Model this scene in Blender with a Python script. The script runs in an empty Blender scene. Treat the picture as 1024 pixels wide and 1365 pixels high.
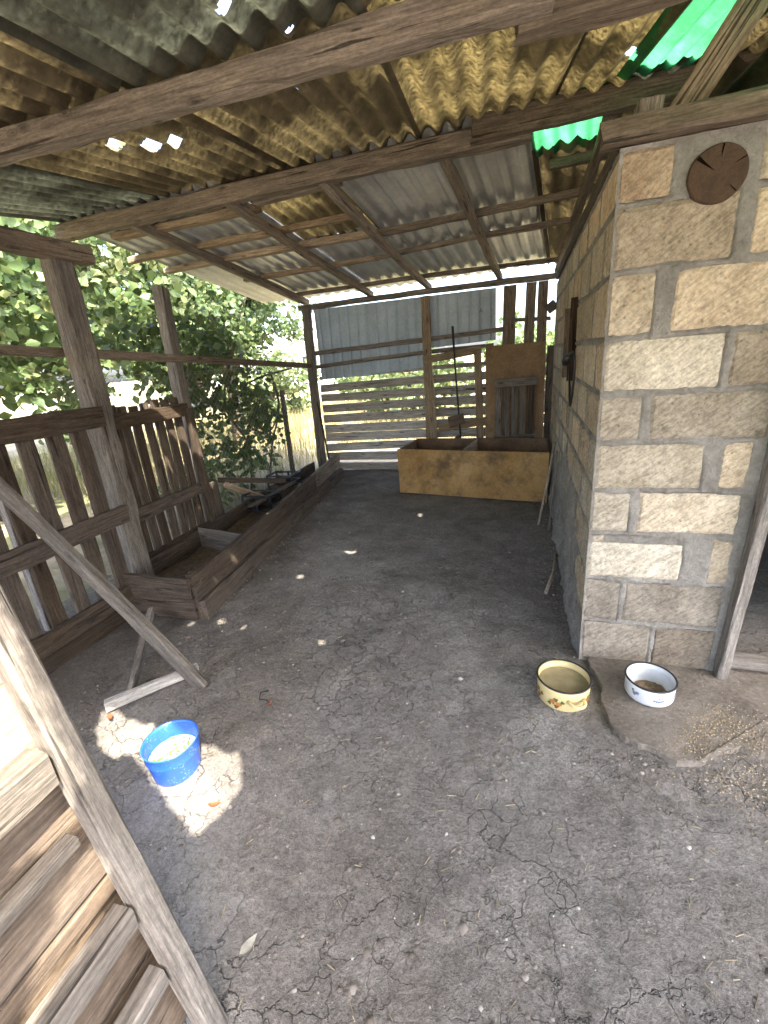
import bpy, bmesh, math, random
import numpy as np
from mathutils import Vector, Matrix, noise

random.seed(7); RNG = np.random.default_rng(7)
SC = bpy.context.scene
COL = SC.collection

# ------------------------------------------------------------------ camera
CAM_H = 1.40
yaw, pitch, roll, FPX = math.radians(-18.365), math.radians(18.942), math.radians(4.573), 585.94
fw = Vector((math.sin(yaw)*math.cos(pitch), math.cos(yaw)*math.cos(pitch), -math.sin(pitch)))
r0 = Vector((math.cos(yaw), -math.sin(yaw), 0)); d0 = fw.cross(r0)
rt = math.cos(roll)*r0 + math.sin(roll)*d0
dn = -math.sin(roll)*r0 + math.cos(roll)*d0
cd = bpy.data.cameras.new('camera'); cam = bpy.data.objects.new('camera', cd); COL.objects.link(cam)
M = Matrix.Identity(4)
for i in range(3):
    M[i][0] = rt[i]; M[i][1] = -dn[i]; M[i][2] = -fw[i]
M[0][3], M[1][3], M[2][3] = 0, 0, CAM_H
cam.matrix_world = M
cd.sensor_fit = 'HORIZONTAL'; cd.sensor_width = 36.0; cd.lens = FPX/1024*36.0
cd.clip_start = 0.02; cd.clip_end = 3000
SC.camera = cam
SC.render.resolution_x, SC.render.resolution_y = 768, 1024

# ------------------------------------------------------------------ world, sun, exposure
SUN = Vector((0.42, -0.36, 0.83)).normalized()          # towards the sun
elev = math.asin(SUN.z); az = math.atan2(SUN.x, SUN.y)
w = bpy.data.worlds.new('World'); SC.world = w; w.use_nodes = True
nt = w.node_tree
sky = nt.nodes.new('ShaderNodeTexSky'); sky.sky_type = 'NISHITA'; sky.sun_disc = False
sky.sun_elevation = elev; sky.sun_rotation = az; sky.air_density = 0.8; sky.dust_density = 5.0; sky.ozone_density = 1.0
bg = nt.nodes['Background']; bg.inputs['Strength'].default_value = 0.15
nt.links.new(sky.outputs['Color'], bg.inputs['Color'])
sl = bpy.data.lights.new('sun', 'SUN'); sl.energy = 2.0; sl.angle = math.radians(0.53); sl.color = (1.0, 0.91, 0.78)
so = bpy.data.objects.new('sun', sl); COL.objects.link(so); so.location = (3, -4, 9)
so.rotation_euler = (-SUN).to_track_quat('-Z', 'Y').to_euler()
SC.view_settings.view_transform = 'Standard'; SC.view_settings.look = 'None'
SC.view_settings.exposure = 3.55; SC.view_settings.gamma = 1.0
SC.view_settings.use_curve_mapping = False

# ------------------------------------------------------------------ object helpers
WM = {}                                                  # world matrix of each object
def link(o, parent=None, mw=None):
    COL.objects.link(o)
    mw = mw or Matrix.Identity(4)
    WM[o.name] = mw
    if parent is not None:
        o.parent = parent
        o.matrix_local = WM[parent.name].inverted() @ mw
    else:
        o.matrix_world = mw
    return o
def tag(o, label, cat, group=None):
    o['label'] = label; o['category'] = cat
    if group: o['group'] = group
    return o
def kind(o, k): o['kind'] = k; return o
def thing(name, label, cat, loc=(0, 0, 0), group=None):
    o = bpy.data.objects.new(name, None); o.empty_display_size = 0.1
    link(o, None, Matrix.Translation(loc)); return tag(o, label, cat, group)
def mesh_obj(name, verts, faces, mat, parent=None, mw=None, smooth=False, origin=None):
    me = bpy.data.meshes.new(name)
    if origin is not None:
        o_ = Vector(origin); mw = Matrix.Translation(o_)
        verts = [tuple(Vector(v)-o_) for v in verts]
    me.from_pydata([tuple(v) for v in verts], [], faces)
    if mat: me.materials.append(mat)
    if smooth: me.polygons.foreach_set('use_smooth', [True]*len(me.polygons))
    me.update()
    return link(bpy.data.objects.new(name, me), parent, mw)
def np_mesh(name, V, F, mat, parent=None, mw=None, smooth=False):
    me = bpy.data.meshes.new(name)
    V = np.asarray(V, dtype=np.float32); F = np.asarray(F, dtype=np.int32)
    me.vertices.add(len(V)); me.vertices.foreach_set('co', V.ravel())
    k = F.shape[1]
    me.loops.add(F.size); me.loops.foreach_set('vertex_index', F.ravel())
    me.polygons.add(len(F)); me.polygons.foreach_set('loop_start', np.arange(0, F.size, k, dtype=np.int32))
    if smooth: me.polygons.foreach_set('use_smooth', np.ones(len(F), dtype=bool))
    me.update(calc_edges=True)
    if mat: me.materials.append(mat)
    return link(bpy.data.objects.new(name, me), parent, mw)

def board(name, A, B, w, t, mat, parent=None, up=(0, 0, 1), jit=0.0025, ch=0.12, w2=None, bow=0.0, skew=0.0):
    """a sawn timber from A to B, w wide along 'up', t thick across, with worn edges"""
    A, B, up = Vector(A), Vector(B), Vector(up)
    X = (B-A); L = X.length; X.normalize()
    U = (up - up.dot(X)*X).normalized(); S = U.cross(X).normalized()
    n = max(2, min(26, int(L/0.09)))
    c = min(w, t)*ch; sd = random.uniform(0, 500)
    b1, b2 = (random.uniform(-.006, .006)*min(L, 2.2), random.uniform(-.005, .005)*min(L, 2.2)) if jit >= 0.003 else (0, 0)
    V, F = [], []
    for i in range(n+1):
        f = i/n; x = L*f
        ww = w + ((w2 if w2 else w)-w)*f
        bo = bow*math.sin(math.pi*f)
        hs, hu = t/2, ww/2
        P = [(-hs+c, -hu), (hs-c, -hu), (hs, -hu+c), (hs, hu-c), (hs-c, hu), (-hs+c, hu), (-hs, hu-c), (-hs, -hu+c)]
        for k, (a, b) in enumerate(P):
            ja = jit*noise.noise(Vector((x*5+sd, k*3.1, 1.7)))*2
            jb = jit*noise.noise(Vector((x*4-sd, k*2.3, 9.2)))*2
            xe = x
            if i == 0 or i == n: xe += jit*1.5*noise.noise(Vector((k*1.9, sd, i)))*2 + skew*b*(1 if i else 1)
            V.append((xe, a+ja+b2*math.sin(math.pi*f), b+jb+bo+b1*math.sin(math.pi*f)))
    for i in range(n):
        for k in range(8):
            k2 = (k+1) % 8
            F.append((i*8+k, i*8+k2, (i+1)*8+k2, (i+1)*8+k))
    F.append(tuple(range(7, -1, -1))); F.append(tuple(n*8+k for k in range(8)))
    mw = Matrix.Identity(4)
    for i in range(3):
        mw[i][0] = X[i]; mw[i][1] = S[i]; mw[i][2] = U[i]; mw[i][3] = A[i]
    # keep faces outward (X,S,U is right-handed if S = U x X)
    return mesh_obj(name, V, F, mat, parent, mw)

def tube(name, pts, rad, mat, parent=None, sides=7, smooth=True, closed=False):
    pts = [Vector(p) for p in pts]; n = len(pts)
    rad = rad if isinstance(rad, (list, tuple)) else [rad]*n
    V, F = [], []; o_ = pts[0].copy(); prevN = None
    for i, p in enumerate(pts):
        a = pts[max(i-1, 0)]; b = pts[min(i+1, n-1)]
        T = (b-a).normalized()
        N = (prevN - prevN.dot(T)*T) if prevN else T.orthogonal()
        N.normalize(); prevN = N; Bn = T.cross(N)
        for k in range(sides):
            th = 2*math.pi*k/sides
            V.append(tuple(p-o_+rad[i]*(math.cos(th)*N+math.sin(th)*Bn)))
    for i in range(n-1):
        for k in range(sides):
            k2 = (k+1) % sides
            F.append((i*sides+k, i*sides+k2, (i+1)*sides+k2, (i+1)*sides+k))
    F.append(tuple(range(sides-1, -1, -1))); F.append(tuple((n-1)*sides+k for k in range(sides)))
    return mesh_obj(name, V, F, mat, parent, Matrix.Translation(o_), smooth)

def lathe(name, prof, mat, parent, loc, seg=40, tilt=(0, 0), smooth=True, cap_end=False):
    V, F = [], []; m = len(prof)
    for k in range(seg):
        th = 2*math.pi*k/seg
        for r, z in prof: V.append((r*math.cos(th), r*math.sin(th), z))
    for k in range(seg):
        k2 = (k+1) % seg
        for j in range(m-1):
            F.append((k*m+j, k2*m+j, k2*m+j+1, k*m+j+1))
    mw = Matrix.Translation(loc) @ Matrix.Rotation(tilt[0], 4, 'X') @ Matrix.Rotation(tilt[1], 4, 'Y')
    return mesh_obj(name, V, F, mat, parent, mw, smooth)

# ------------------------------------------------------------------ material helpers
def mat_new(name):
    m = bpy.data.materials.new(name); m.use_nodes = True
    n = m.node_tree; b = n.nodes['Principled BSDF']
    return m, n, b
def N(n, typ, **kw):
    x = n.nodes.new(typ)
    for k, v in kw.items():
        if k in x.inputs: x.inputs[k].default_value = v
        else: setattr(x, k, v)
    return x
def ramp(n, src, stops):
    r = n.nodes.new('ShaderNodeValToRGB'); e = r.color_ramp.elements
    while len(e) < len(stops): e.new(0.5)
    for i, (p, c) in enumerate(stops):
        e[i].position = p; e[i].color = (c[0], c[1], c[2], 1) if isinstance(c, tuple) else (c, c, c, 1)
    n.links.new(src, r.inputs[0]); return r
def mix(n, a, b, fac, typ='MIX'):
    x = n.nodes.new('ShaderNodeMix'); x.data_type = 'RGBA'; x.blend_type = typ
    for i, s in ((6, a), (7, b), (0, fac)):
        if hasattr(s, 'is_linked') or hasattr(s, 'links'): n.links.new(s, x.inputs[i])
        else: x.inputs[i].default_value = (s[0], s[1], s[2], 1) if isinstance(s, tuple) else s
    return x.outputs[2]
def math_(n, op, a, b=0.5, c=None):
    x = n.nodes.new('ShaderNodeMath'); x.operation = op
    for i, s in enumerate((a, b) if c is None else (a, b, c)):
        if hasattr(s, 'links'): n.links.new(s, x.inputs[i])
        else: x.inputs[i].default_value = s
    return x.outputs[0]
def coords(n, scale=(1, 1, 1), kind_='Object', rnd=True):
    tc = n.nodes.new('ShaderNodeTexCoord'); mp = n.nodes.new('ShaderNodeMapping')
    mp.inputs['Scale'].default_value = scale
    n.links.new(tc.outputs[kind_], mp.inputs['Vector'])
    if rnd:
        oi = n.nodes.new('ShaderNodeObjectInfo'); mm = math_(n, 'MULTIPLY', oi.outputs['Random'], 37.0)
        cx = n.nodes.new('ShaderNodeCombineXYZ')
        for i in range(3): n.links.new(mm, cx.inputs[i])
        n.links.new(cx.outputs[0], mp.inputs['Location'])
        return mp.outputs[0], oi.outputs['Random']
    return mp.outputs[0], None
def noise_(n, vec, scale, detail=4, rough=0.6, dist=0.0):
    x = N(n, 'ShaderNodeTexNoise', Scale=scale, Detail=detail, Roughness=rough, Distortion=dist)
    n.links.new(vec, x.inputs['Vector']); return x.outputs['Fac']
def bump(n, b, h, strength=0.4, dist=0.01, prev=None):
    x = n.nodes.new('ShaderNodeBump'); x.inputs['Strength'].default_value = strength; x.inputs['Distance'].default_value = dist
    n.links.new(h, x.inputs['Height'])
    if prev: n.links.new(prev, x.inputs['Normal'])
    n.links.new(x.outputs[0], b.inputs['Normal']); return x.outputs[0]

def wood(name, dark, light, stain=0.35, rough=0.85, grain=1.0, dirt=(0.05, 0.045, 0.04)):
    m, n, b = mat_new(name)
    v, rnd = coords(n, (2.2*grain, 26*grain, 26*grain))
    g = noise_(n, v, 1.6, 6, 0.65, 0.6)
    v2, _ = coords(n, (1.0, 3.5, 3.5)); big = noise_(n, v2, 2.0, 4, 0.6, 0.4)
    v3, _ = coords(n, (5, 90, 90)); fine = noise_(n, v3, 1.5, 4, 0.7)
    c = ramp(n, g, [(0.25, dark), (0.72, light)]).outputs[0]
    c = mix(n, c, ramp(n, fine, [(0.32, 0.35), (0.62, 1.12)]).outputs[0], 0.75, 'MULTIPLY')
    v4, _ = coords(n, (1.6, 48, 48)); chk = noise_(n, v4, 1.0, 5, 0.55, 0.2)
    ckr = ramp(n, chk, [(0.335, 0.0), (0.375, 1.0)]).outputs[0]
    c = mix(n, c, ramp(n, ckr, [(0.0, 0.22), (1.0, 1.0)]).outputs[0], 1.0, 'MULTIPLY')
    v5, _ = coords(n, (30, 60, 60)); sp = noise_(n, v5, 2.0, 3, 0.7)
    c = mix(n, c, ramp(n, sp, [(0.35, 0.7), (0.62, 1.12)]).outputs[0], 0.7, 'MULTIPLY')
    v6, _ = coords(n, (4.5, 13, 13)); kn = N(n, 'ShaderNodeTexVoronoi', Scale=1.0); n.links.new(v6, kn.inputs['Vector'])
    kk = ramp(n, kn.outputs['Distance'], [(0.07, 0.25), (0.11, 0.75), (0.13, 0.5), (0.19, 1.0)]).outputs[0]
    c = mix(n, c, kk, 0.85, 'MULTIPLY')
    st = ramp(n, big, [(0.42, 0.0), (0.7, 1.0)]).outputs[0]
    c = mix(n, c, dirt, math_(n, 'MULTIPLY', st, stain))
    hv = n.nodes.new('ShaderNodeHueSaturation')
    n.links.new(math_(n, 'MULTIPLY_ADD', rnd, 0.5, 0.75), hv.inputs['Value'])
    n.links.new(math_(n, 'MULTIPLY_ADD', rnd, -0.3, 1.12), hv.inputs['Saturation'])
    n.links.new(c, hv.inputs['Color']); n.links.new(hv.outputs[0], b.inputs['Base Color'])
    b.inputs['Roughness'].default_value = rough
    b.inputs['Specular IOR Level'].default_value = 0.25
    h = math_(n, 'ADD', math_(n, 'ADD', math_(n, 'MULTIPLY', g, 0.6), math_(n, 'MULTIPLY', fine, 0.6)), math_(n, 'MULTIPLY', ckr, 0.5))
    bump(n, b, h, 0.7, 0.006)
    return m

W_GREY = wood('weathered_grey_wood', (0.10, 0.085, 0.07), (0.30, 0.265, 0.225), 0.4)
W_POST = wood('post_wood', (0.12, 0.10, 0.082), (0.31, 0.275, 0.232), 0.5)
W_BEAM = wood('beam_wood', (0.135, 0.102, 0.072), (0.33, 0.268, 0.20), 0.4)
W_PURLIN = wood('purlin_wood', (0.21, 0.145, 0.09), (0.48, 0.37, 0.25), 0.3)
W_DARK = wood('dark_wood', (0.036, 0.025, 0.017), (0.11, 0.076, 0.05), 0.4)
W_GATE = wood('gate_wood', (0.040, 0.029, 0.020), (0.135, 0.098, 0.068), 0.35)
W_SLAT = wood('slat_wood', (0.30, 0.275, 0.24), (0.60, 0.56, 0.50), 0.2)
W_PALE = wood('pale_wood', (0.24, 0.165, 0.10), (0.50, 0.37, 0.245), 0.25)
W_BROWN = wood('brown_panel_wood', (0.11, 0.076, 0.049), (0.215, 0.155, 0.105), 0.35)

def simple(name, col, rough=0.6, metal=0.0, var=0.15, scale=12, bmp=0.1, spec=0.5):
    m, n, b = mat_new(name)
    v, rnd = coords(n); f = noise_(n, v, scale, 5, 0.65)
    lo = tuple(c*(1-var*1.6) for c in col); hi = tuple(min(1, c*(1+var)) for c in col)
    n.links.new(ramp(n, f, [(0.3, lo), (0.7, hi)]).outputs[0], b.inputs['Base Color'])
    b.inputs['Roughness'].default_value = rough; b.inputs['Metallic'].default_value = metal
    b.inputs['Specular IOR Level'].default_value = spec
    if bmp: bump(n, b, f, bmp, 0.005)
    return m

def limestone(name, lo, hi, pit=0.6):
    m, n, b = mat_new(name)
    v, rnd = coords(n); a = noise_(n, v, 7, 5, 0.7); f = noise_(n, v, 70, 4, 0.75)
    # saw and chisel scoring runs across each block at a slant
    mp = n.nodes.new('ShaderNodeMapping'); n.links.new(v, mp.inputs['Vector'])
    mp.inputs['Rotation'].default_value = (0.45, 0.62, 0.45)
    mp2 = n.nodes.new('ShaderNodeMapping'); n.links.new(mp.outputs[0], mp2.inputs['Vector']); mp2.inputs['Scale'].default_value = (22, 22, 115)
    s = noise_(n, mp2.outputs[0], 1.0, 3, 0.6, 0.6)
    vo = N(n, 'ShaderNodeTexVoronoi', Scale=42.0); n.links.new(v, vo.inputs['Vector'])
    p = ramp(n, vo.outputs['Distance'], [(0.06, 0.0), (0.26, 1.0)]).outputs[0]
    gate = ramp(n, noise_(n, v, 16, 3, 0.6), [(0.46, 1.0), (0.58, 0.0)]).outputs[0]
    p = math_(n, 'MAXIMUM', p, gate)
    c = ramp(n, a, [(0.3, lo), (0.68, hi)]).outputs[0]
    c = mix(n, c, ramp(n, f, [(0.34, 0.55), (0.60, 1.12)]).outputs[0], 0.7, 'MULTIPLY')
    c = mix(n, c, ramp(n, s, [(0.36, 0.62), (0.56, 1.08)]).outputs[0], 0.7, 'MULTIPLY')
    c = mix(n, c, ramp(n, p, [(0.0, 0.35), (1.0, 1.0)]).outputs[0], pit, 'MULTIPLY')
    hv = n.nodes.new('ShaderNodeHueSaturation')
    rn2 = math_(n, 'FRACT', math_(n, 'MULTIPLY', rnd, 7.31)); n.links.new(math_(n, 'MULTIPLY_ADD', rn2, 0.5, 0.72), hv.inputs['Saturation']); n.links.new(math_(n, 'MULTIPLY_ADD', rn2, -0.02, 0.508), hv.inputs['Hue'])
    n.links.new(math_(n, 'MULTIPLY_ADD', rnd, 0.40, 0.76), hv.inputs['Value']); n.links.new(c, hv.inputs['Color'])
    n.links.new(hv.outputs[0], b.inputs['Base Color'])
    b.inputs['Roughness'].default_value = 0.95; b.inputs['Specular IOR Level'].default_value = 0.15
    h = math_(n, 'ADD', math_(n, 'ADD', math_(n, 'MULTIPLY', f, 0.35), math_(n, 'MULTIPLY', s, 0.5)), math_(n, 'MULTIPLY', p, 0.45))
    bump(n, b, h, 0.6, 0.006)
    return m
LIME = limestone('limestone', (0.42, 0.345, 0.238), (0.64, 0.552, 0.412))
LIME_OLD = limestone('tanned_limestone', (0.31, 0.25, 0.175), (0.50, 0.425, 0.315), 0.7)
LIME_BR = limestone('soiled_limestone', (0.19, 0.15, 0.108), (0.32, 0.26, 0.19), 0.35)

def mortar_mat():
    m, n, b = mat_new('mortar')
    v, _ = coords(n, rnd=False); a = noise_(n, v, 6, 5, 0.7); f = noise_(n, v, 60, 5, 0.75)
    c = ramp(n, a, [(0.3, (0.225, 0.208, 0.182)), (0.7, (0.45, 0.425, 0.38))]).outputs[0]
    c = mix(n, c, ramp(n, f, [(0.3, 0.6), (0.65, 1.05)]).outputs[0], 0.7, 'MULTIPLY')
    n.links.new(c, b.inputs['Base Color']); b.inputs['Roughness'].default_value = 0.95
    b.inputs['Specular IOR Level'].default_value = 0.15
    c2 = noise_(n, v, 24, 5, 0.8); bump(n, b, math_(n, 'ADD', f, c2), 1.0, 0.014); return m
MORTAR = mortar_mat()

def ground_mat():
    m, n, b = mat_new('earth')
    v, _ = coords(n, rnd=False)
    big = noise_(n, v, 0.9, 5, 0.6, 0.3); mid = noise_(n, v, 5.5, 6, 0.7, 0.3); fine = noise_(n, v, 55, 5, 0.75); grit = noise_(n, v, 190, 3, 0.8)
    # trodden dung-dark earth and dusty paler earth
    c = ramp(n, big, [(0.33, (0.160, 0.140, 0.119)), (0.52, (0.222, 0.202, 0.180)), (0.66, (0.295, 0.277, 0.254))]).outputs[0]
    c = mix(n, c, ramp(n, mid, [(0.34, 0.62), (0.64, 1.2)]).outputs[0], 0.75, 'MULTIPLY')
    c = mix(n, c, ramp(n, fine, [(0.36, 0.58), (0.62, 1.3)]).outputs[0], 0.6, 'MULTIPLY')
    gr2 = noise_(n, v, 120, 4, 0.8)
    c = mix(n, c, ramp(n, gr2, [(0.40, 0.55), (0.60, 1.28)]).outputs[0], 0.55, 'MULTIPLY')
    # pale flecks of lime and crushed shell
    fl = ramp(n, grit, [(0.645, 0.0), (0.70, 1.0)]).outputs[0]
    flm = ramp(n, noise_(n, v, 2.3, 4, 0.7), [(0.42, 0.05), (0.68, 1.0)]).outputs[0]
    c = mix(n, c, (0.52, 0.49, 0.44), math_(n, 'MULTIPLY', math_(n, 'MULTIPLY', fl, flm), 0.75))
    du = ramp(n, noise_(n, v, 1.3, 5, 0.7, 0.5), [(0.50, 0.0), (0.64, 0.55)]).outputs[0]
    c = mix(n, c, (0.30, 0.285, 0.265), math_(n, 'MULTIPLY', du, ramp(n, fine, [(0.3, 0.2), (0.6, 1.0)]).outputs[0]))
    # dark brown band along the gate side, its edge broken by noise
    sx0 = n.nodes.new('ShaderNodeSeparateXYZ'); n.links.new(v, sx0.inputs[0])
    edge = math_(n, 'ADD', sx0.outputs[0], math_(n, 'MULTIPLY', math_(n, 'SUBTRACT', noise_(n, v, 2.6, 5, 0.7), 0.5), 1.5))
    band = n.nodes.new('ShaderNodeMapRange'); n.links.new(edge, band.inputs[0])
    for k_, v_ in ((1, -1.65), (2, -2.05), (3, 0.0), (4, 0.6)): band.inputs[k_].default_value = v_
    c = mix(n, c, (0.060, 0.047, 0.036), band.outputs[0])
    # drying cracks
    wv = n.nodes.new('ShaderNodeVectorMath'); wv.operation = 'ADD'
    nz = N(n, 'ShaderNodeTexNoise', Scale=7.0, Detail=6.0); n.links.new(v, nz.inputs['Vector'])
    ms = n.nodes.new('ShaderNodeVectorMath'); ms.operation = 'SCALE'; ms.inputs['Scale'].default_value = 0.26
    n.links.new(nz.outputs['Color'], ms.inputs[0]); n.links.new(v, wv.inputs[0]); n.links.new(ms.outputs[0], wv.inputs[1])
    vo = N(n, 'ShaderNodeTexVoronoi', Scale=8.5); vo.feature = 'DISTANCE_TO_EDGE'; n.links.new(wv.outputs[0], vo.inputs['Vector'])
    ck = ramp(n, vo.outputs['Distance'], [(0.0, 0.0), (0.02, 1.0)]).outputs[0]
    keep = ramp(n, noise_(n, v, 1.7, 4, 0.65), [(0.43, 1.0), (0.55, 0.0)]).outputs[0]
    ck = math_(n, 'MAXIMUM', ck, keep)
    c = mix(n, c, ramp(n, ck, [(0.0, 0.70), (1.0, 1.0)]).outputs[0], 1.0, 'MULTIPLY')
    # outside the shed: dry pale earth with sparse green
    sx = n.nodes.new('ShaderNodeSeparateXYZ'); n.links.new(v, sx.inputs[0])
    jig = math_(n, 'MULTIPLY', math_(n, 'SUBTRACT', mid, 0.5), 0.8)
    ox = math_(n, 'LESS_THAN', math_(n, 'ADD', sx.outputs[0], jig), -2.95)
    oy = math_(n, 'GREATER_THAN', math_(n, 'ADD', sx.outputs[1], jig), 5.7)
    out = math_(n, 'MAXIMUM', ox, oy)
    dry = ramp(n, mid, [(0.3, (0.20, 0.165, 0.115)), (0.7, (0.36, 0.31, 0.225))]).outputs[0]
    dry = mix(n, dry, (0.12, 0.14, 0.05), ramp(n, big, [(0.45, 0.0), (0.62, 0.7)]).outputs[0])
    c = mix(n, c, dry, out)
    n.links.new(c, b.inputs['Base Color']); b.inputs['Roughness'].default_value = 0.95; b.inputs['Specular IOR Level'].default_value = 0.2
    h = math_(n, 'ADD', math_(n, 'MULTIPLY', mid, 0.5), math_(n, 'MULTIPLY', fine, 0.35))
    h = math_(n, 'ADD', math_(n, 'ADD', h, math_(n, 'MULTIPLY', grit, 0.15)), math_(n, 'MULTIPLY', ck, 0.35))
    bump(n, b, h, 1.0, 0.026); return m
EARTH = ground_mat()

def asbestos_mat(name, base_lo, base_hi, glow, amount, soft=0.1):
    """old dirty corrugated sheet; thin enough that some daylight soaks through where the dirt is thin"""
    m, n, b = mat_new(name)
    v, rnd = coords(n); a = noise_(n, v, 3.5, 5, 0.7); f = noise_(n, v, 38, 5, 0.75); st = noise_(n, v, 2.2, 4, 0.6)
    c = ramp(n, a, [(0.3, base_lo), (0.7, base_hi)]).outputs[0]
    c = mix(n, c, ramp(n, f, [(0.3, 0.65), (0.66, 1.08)]).outputs[0], 0.6, 'MULTIPLY')
    vs, _ = coords(n, (14, 1.3, 14)); drip = noise_(n, vs, 1.0, 5, 0.65)
    c = mix(n, c, ramp(n, drip, [(0.36, 0.55), (0.60, 1.12)]).outputs[0], 0.65, 'MULTIPLY')
    lich = ramp(n, noise_(n, v, 22, 4, 0.7), [(0.62, 0.0), (0.70, 0.4)]).outputs[0]
    c = mix(n, c, tuple(min(1, q*1.7) for q in base_hi), lich)
    n.links.new(c, b.inputs['Base Color']); b.inputs['Roughness'].default_value = 0.9; b.inputs['Specular IOR Level'].default_value = 0.2
    bump(n, b, f, 0.3, 0.003)
    tr = n.nodes.new('ShaderNodeBsdfTranslucent'); tr.inputs[0].default_value = (*glow, 1)
    t = ramp(n, st, [(0.44, max(0.10, soft*0.6)), (0.64, 1.0)]).outputs[0]
    t2 = ramp(n, f, [(0.38, soft), (0.68, 1.0)]).outputs[0]
    fac = math_(n, 'MULTIPLY', math_(n, 'MULTIPLY', t, t2), amount)
    ms = n.nodes.new('ShaderNodeMixShader')
    n.links.new(fac, ms.inputs[0]); n.links.new(b.outputs[0], ms.inputs[1]); n.links.new(tr.outputs[0], ms.inputs[2])
    n.links.new(ms.outputs[0], n.nodes['Material Output'].inputs['Surface'])
    return m
ASB = asbestos_mat('corrugated_brown', (0.066, 0.050, 0.030), (0.155, 0.120, 0.074), (0.62, 0.48, 0.20), 0.06)
ASB_Y = asbestos_mat('corrugated_yellowed', (0.088, 0.068, 0.040), (0.20, 0.156, 0.092), (0.70, 0.54, 0.20), 0.085)
ASB_G = asbestos_mat('corrugated_greenish', (0.06, 0.06, 0.044), (0.135, 0.13, 0.095), (0.46, 0.50, 0.32), 0.06)
GREEN = asbestos_mat('green_plastic', (0.03, 0.10, 0.05), (0.06, 0.20, 0.09), (0.06, 0.36, 0.13), 0.6, 0.65)

def metal_mat(name, lo, hi, rough):
    m, n, b = mat_new(name)
    v, rnd = coords(n); a = noise_(n, v, 2.5, 5, 0.7); f = noise_(n, v, 30, 4, 0.7)
    c = ramp(n, a, [(0.3, lo), (0.7, hi)]).outputs[0]
    c = mix(n, c, ramp(n, f, [(0.3, 0.75), (0.65, 1.05)]).outputs[0], 0.6, 'MULTIPLY')
    # rust specks
    c = mix(n, c, (0.17, 0.075, 0.03), ramp(n, noise_(n, v, 9, 5, 0.75), [(0.66, 0.0), (0.72, 0.8)]).outputs[0])
    n.links.new(c, b.inputs['Base Color']); b.inputs['Metallic'].default_value = 0.45
    n.links.new(math_(n, 'MULTIPLY_ADD', f, 0.3, rough-0.15), b.inputs['Roughness'])
    bump(n, b, a, 0.2, 0.02); return m
ZINC = metal_mat('galvanised_sheet', (0.42, 0.43, 0.43), (0.66, 0.67, 0.66), 0.42)
ZINC_B = metal_mat('wall_sheet', (0.30, 0.37, 0.43), (0.44, 0.51, 0.57), 0.55)
WIRE = simple('wire_steel', (0.30, 0.29, 0.27), 0.5, 0.6, 0.2, 30, 0)
IRON = simple('dark_iron', (0.055, 0.05, 0.048), 0.6, 0.5, 0.3, 30, 0.2)
ROOM_SHADE = simple('room_shade_wall', (0.045, 0.04, 0.036), 0.95, 0, 0.3, 8, 0.3)  # near-black wall colour paints in the shade of the room behind the doorway
VOID = simple('dark_split', (0.010, 0.007, 0.005), 1.0, 0, 0.2, 20, 0, 0.0)
BLACK = simple('black_plastic', (0.02, 0.02, 0.022), 0.45, 0, 0.2, 20, 0.05)
TWIG = simple('bare_twig', (0.30, 0.25, 0.19), 0.9, 0, 0.3, 30, 0.3)

# ------------------------------------------------------------------ the ground
def axis(a0, a1, step, far):
    xs = list(np.arange(a0, a1+1e-6, step)); s = step; x = xs[-1]; R = []
    while x < far: s *= 1.35; x += s; R.append(x)
    s = step; x = xs[0]; Lf = []
    while x > -far: s *= 1.35; x -= s; Lf.append(x)
    return Lf[::-1]+xs+R
def ground_z(x, y):
    z = 0.012*noise.noise(Vector((x*0.9, y*0.9, 0.3))) + 0.010*noise.noise(Vector((x*2.6, y*2.6, 4.0))) + 0.005*noise.noise(Vector((x*8, y*8, 2.0))) + 0.0035*noise.noise(Vector((x*17, y*17, 7.0))) + 0.0022*noise.noise(Vector((x*37, y*37, 1.0)))
    if x < -3.0: z += 0.10*min(1, (-3.0-x)/1.0)           # slightly raised earth beyond the fence
    return z
xs = axis(-3.2, 2.0, 0.017, 1500); ys = axis(0.1, 5.7, 0.017, 1500)
V = [(x, y, ground_z(x, y) if abs(x) < 8 and abs(y) < 14 else (0.1 if x < -3 else 0)) for y in ys for x in xs]
nx = len(xs)
I = np.arange((len(ys)-1)*nx).reshape(len(ys)-1, nx)[:, :-1].ravel()
F = np.stack([I, I+1, I+1+nx, I+nx], 1)
kind(np_mesh('ground', V, F, EARTH, smooth=True), 'structure')

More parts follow.
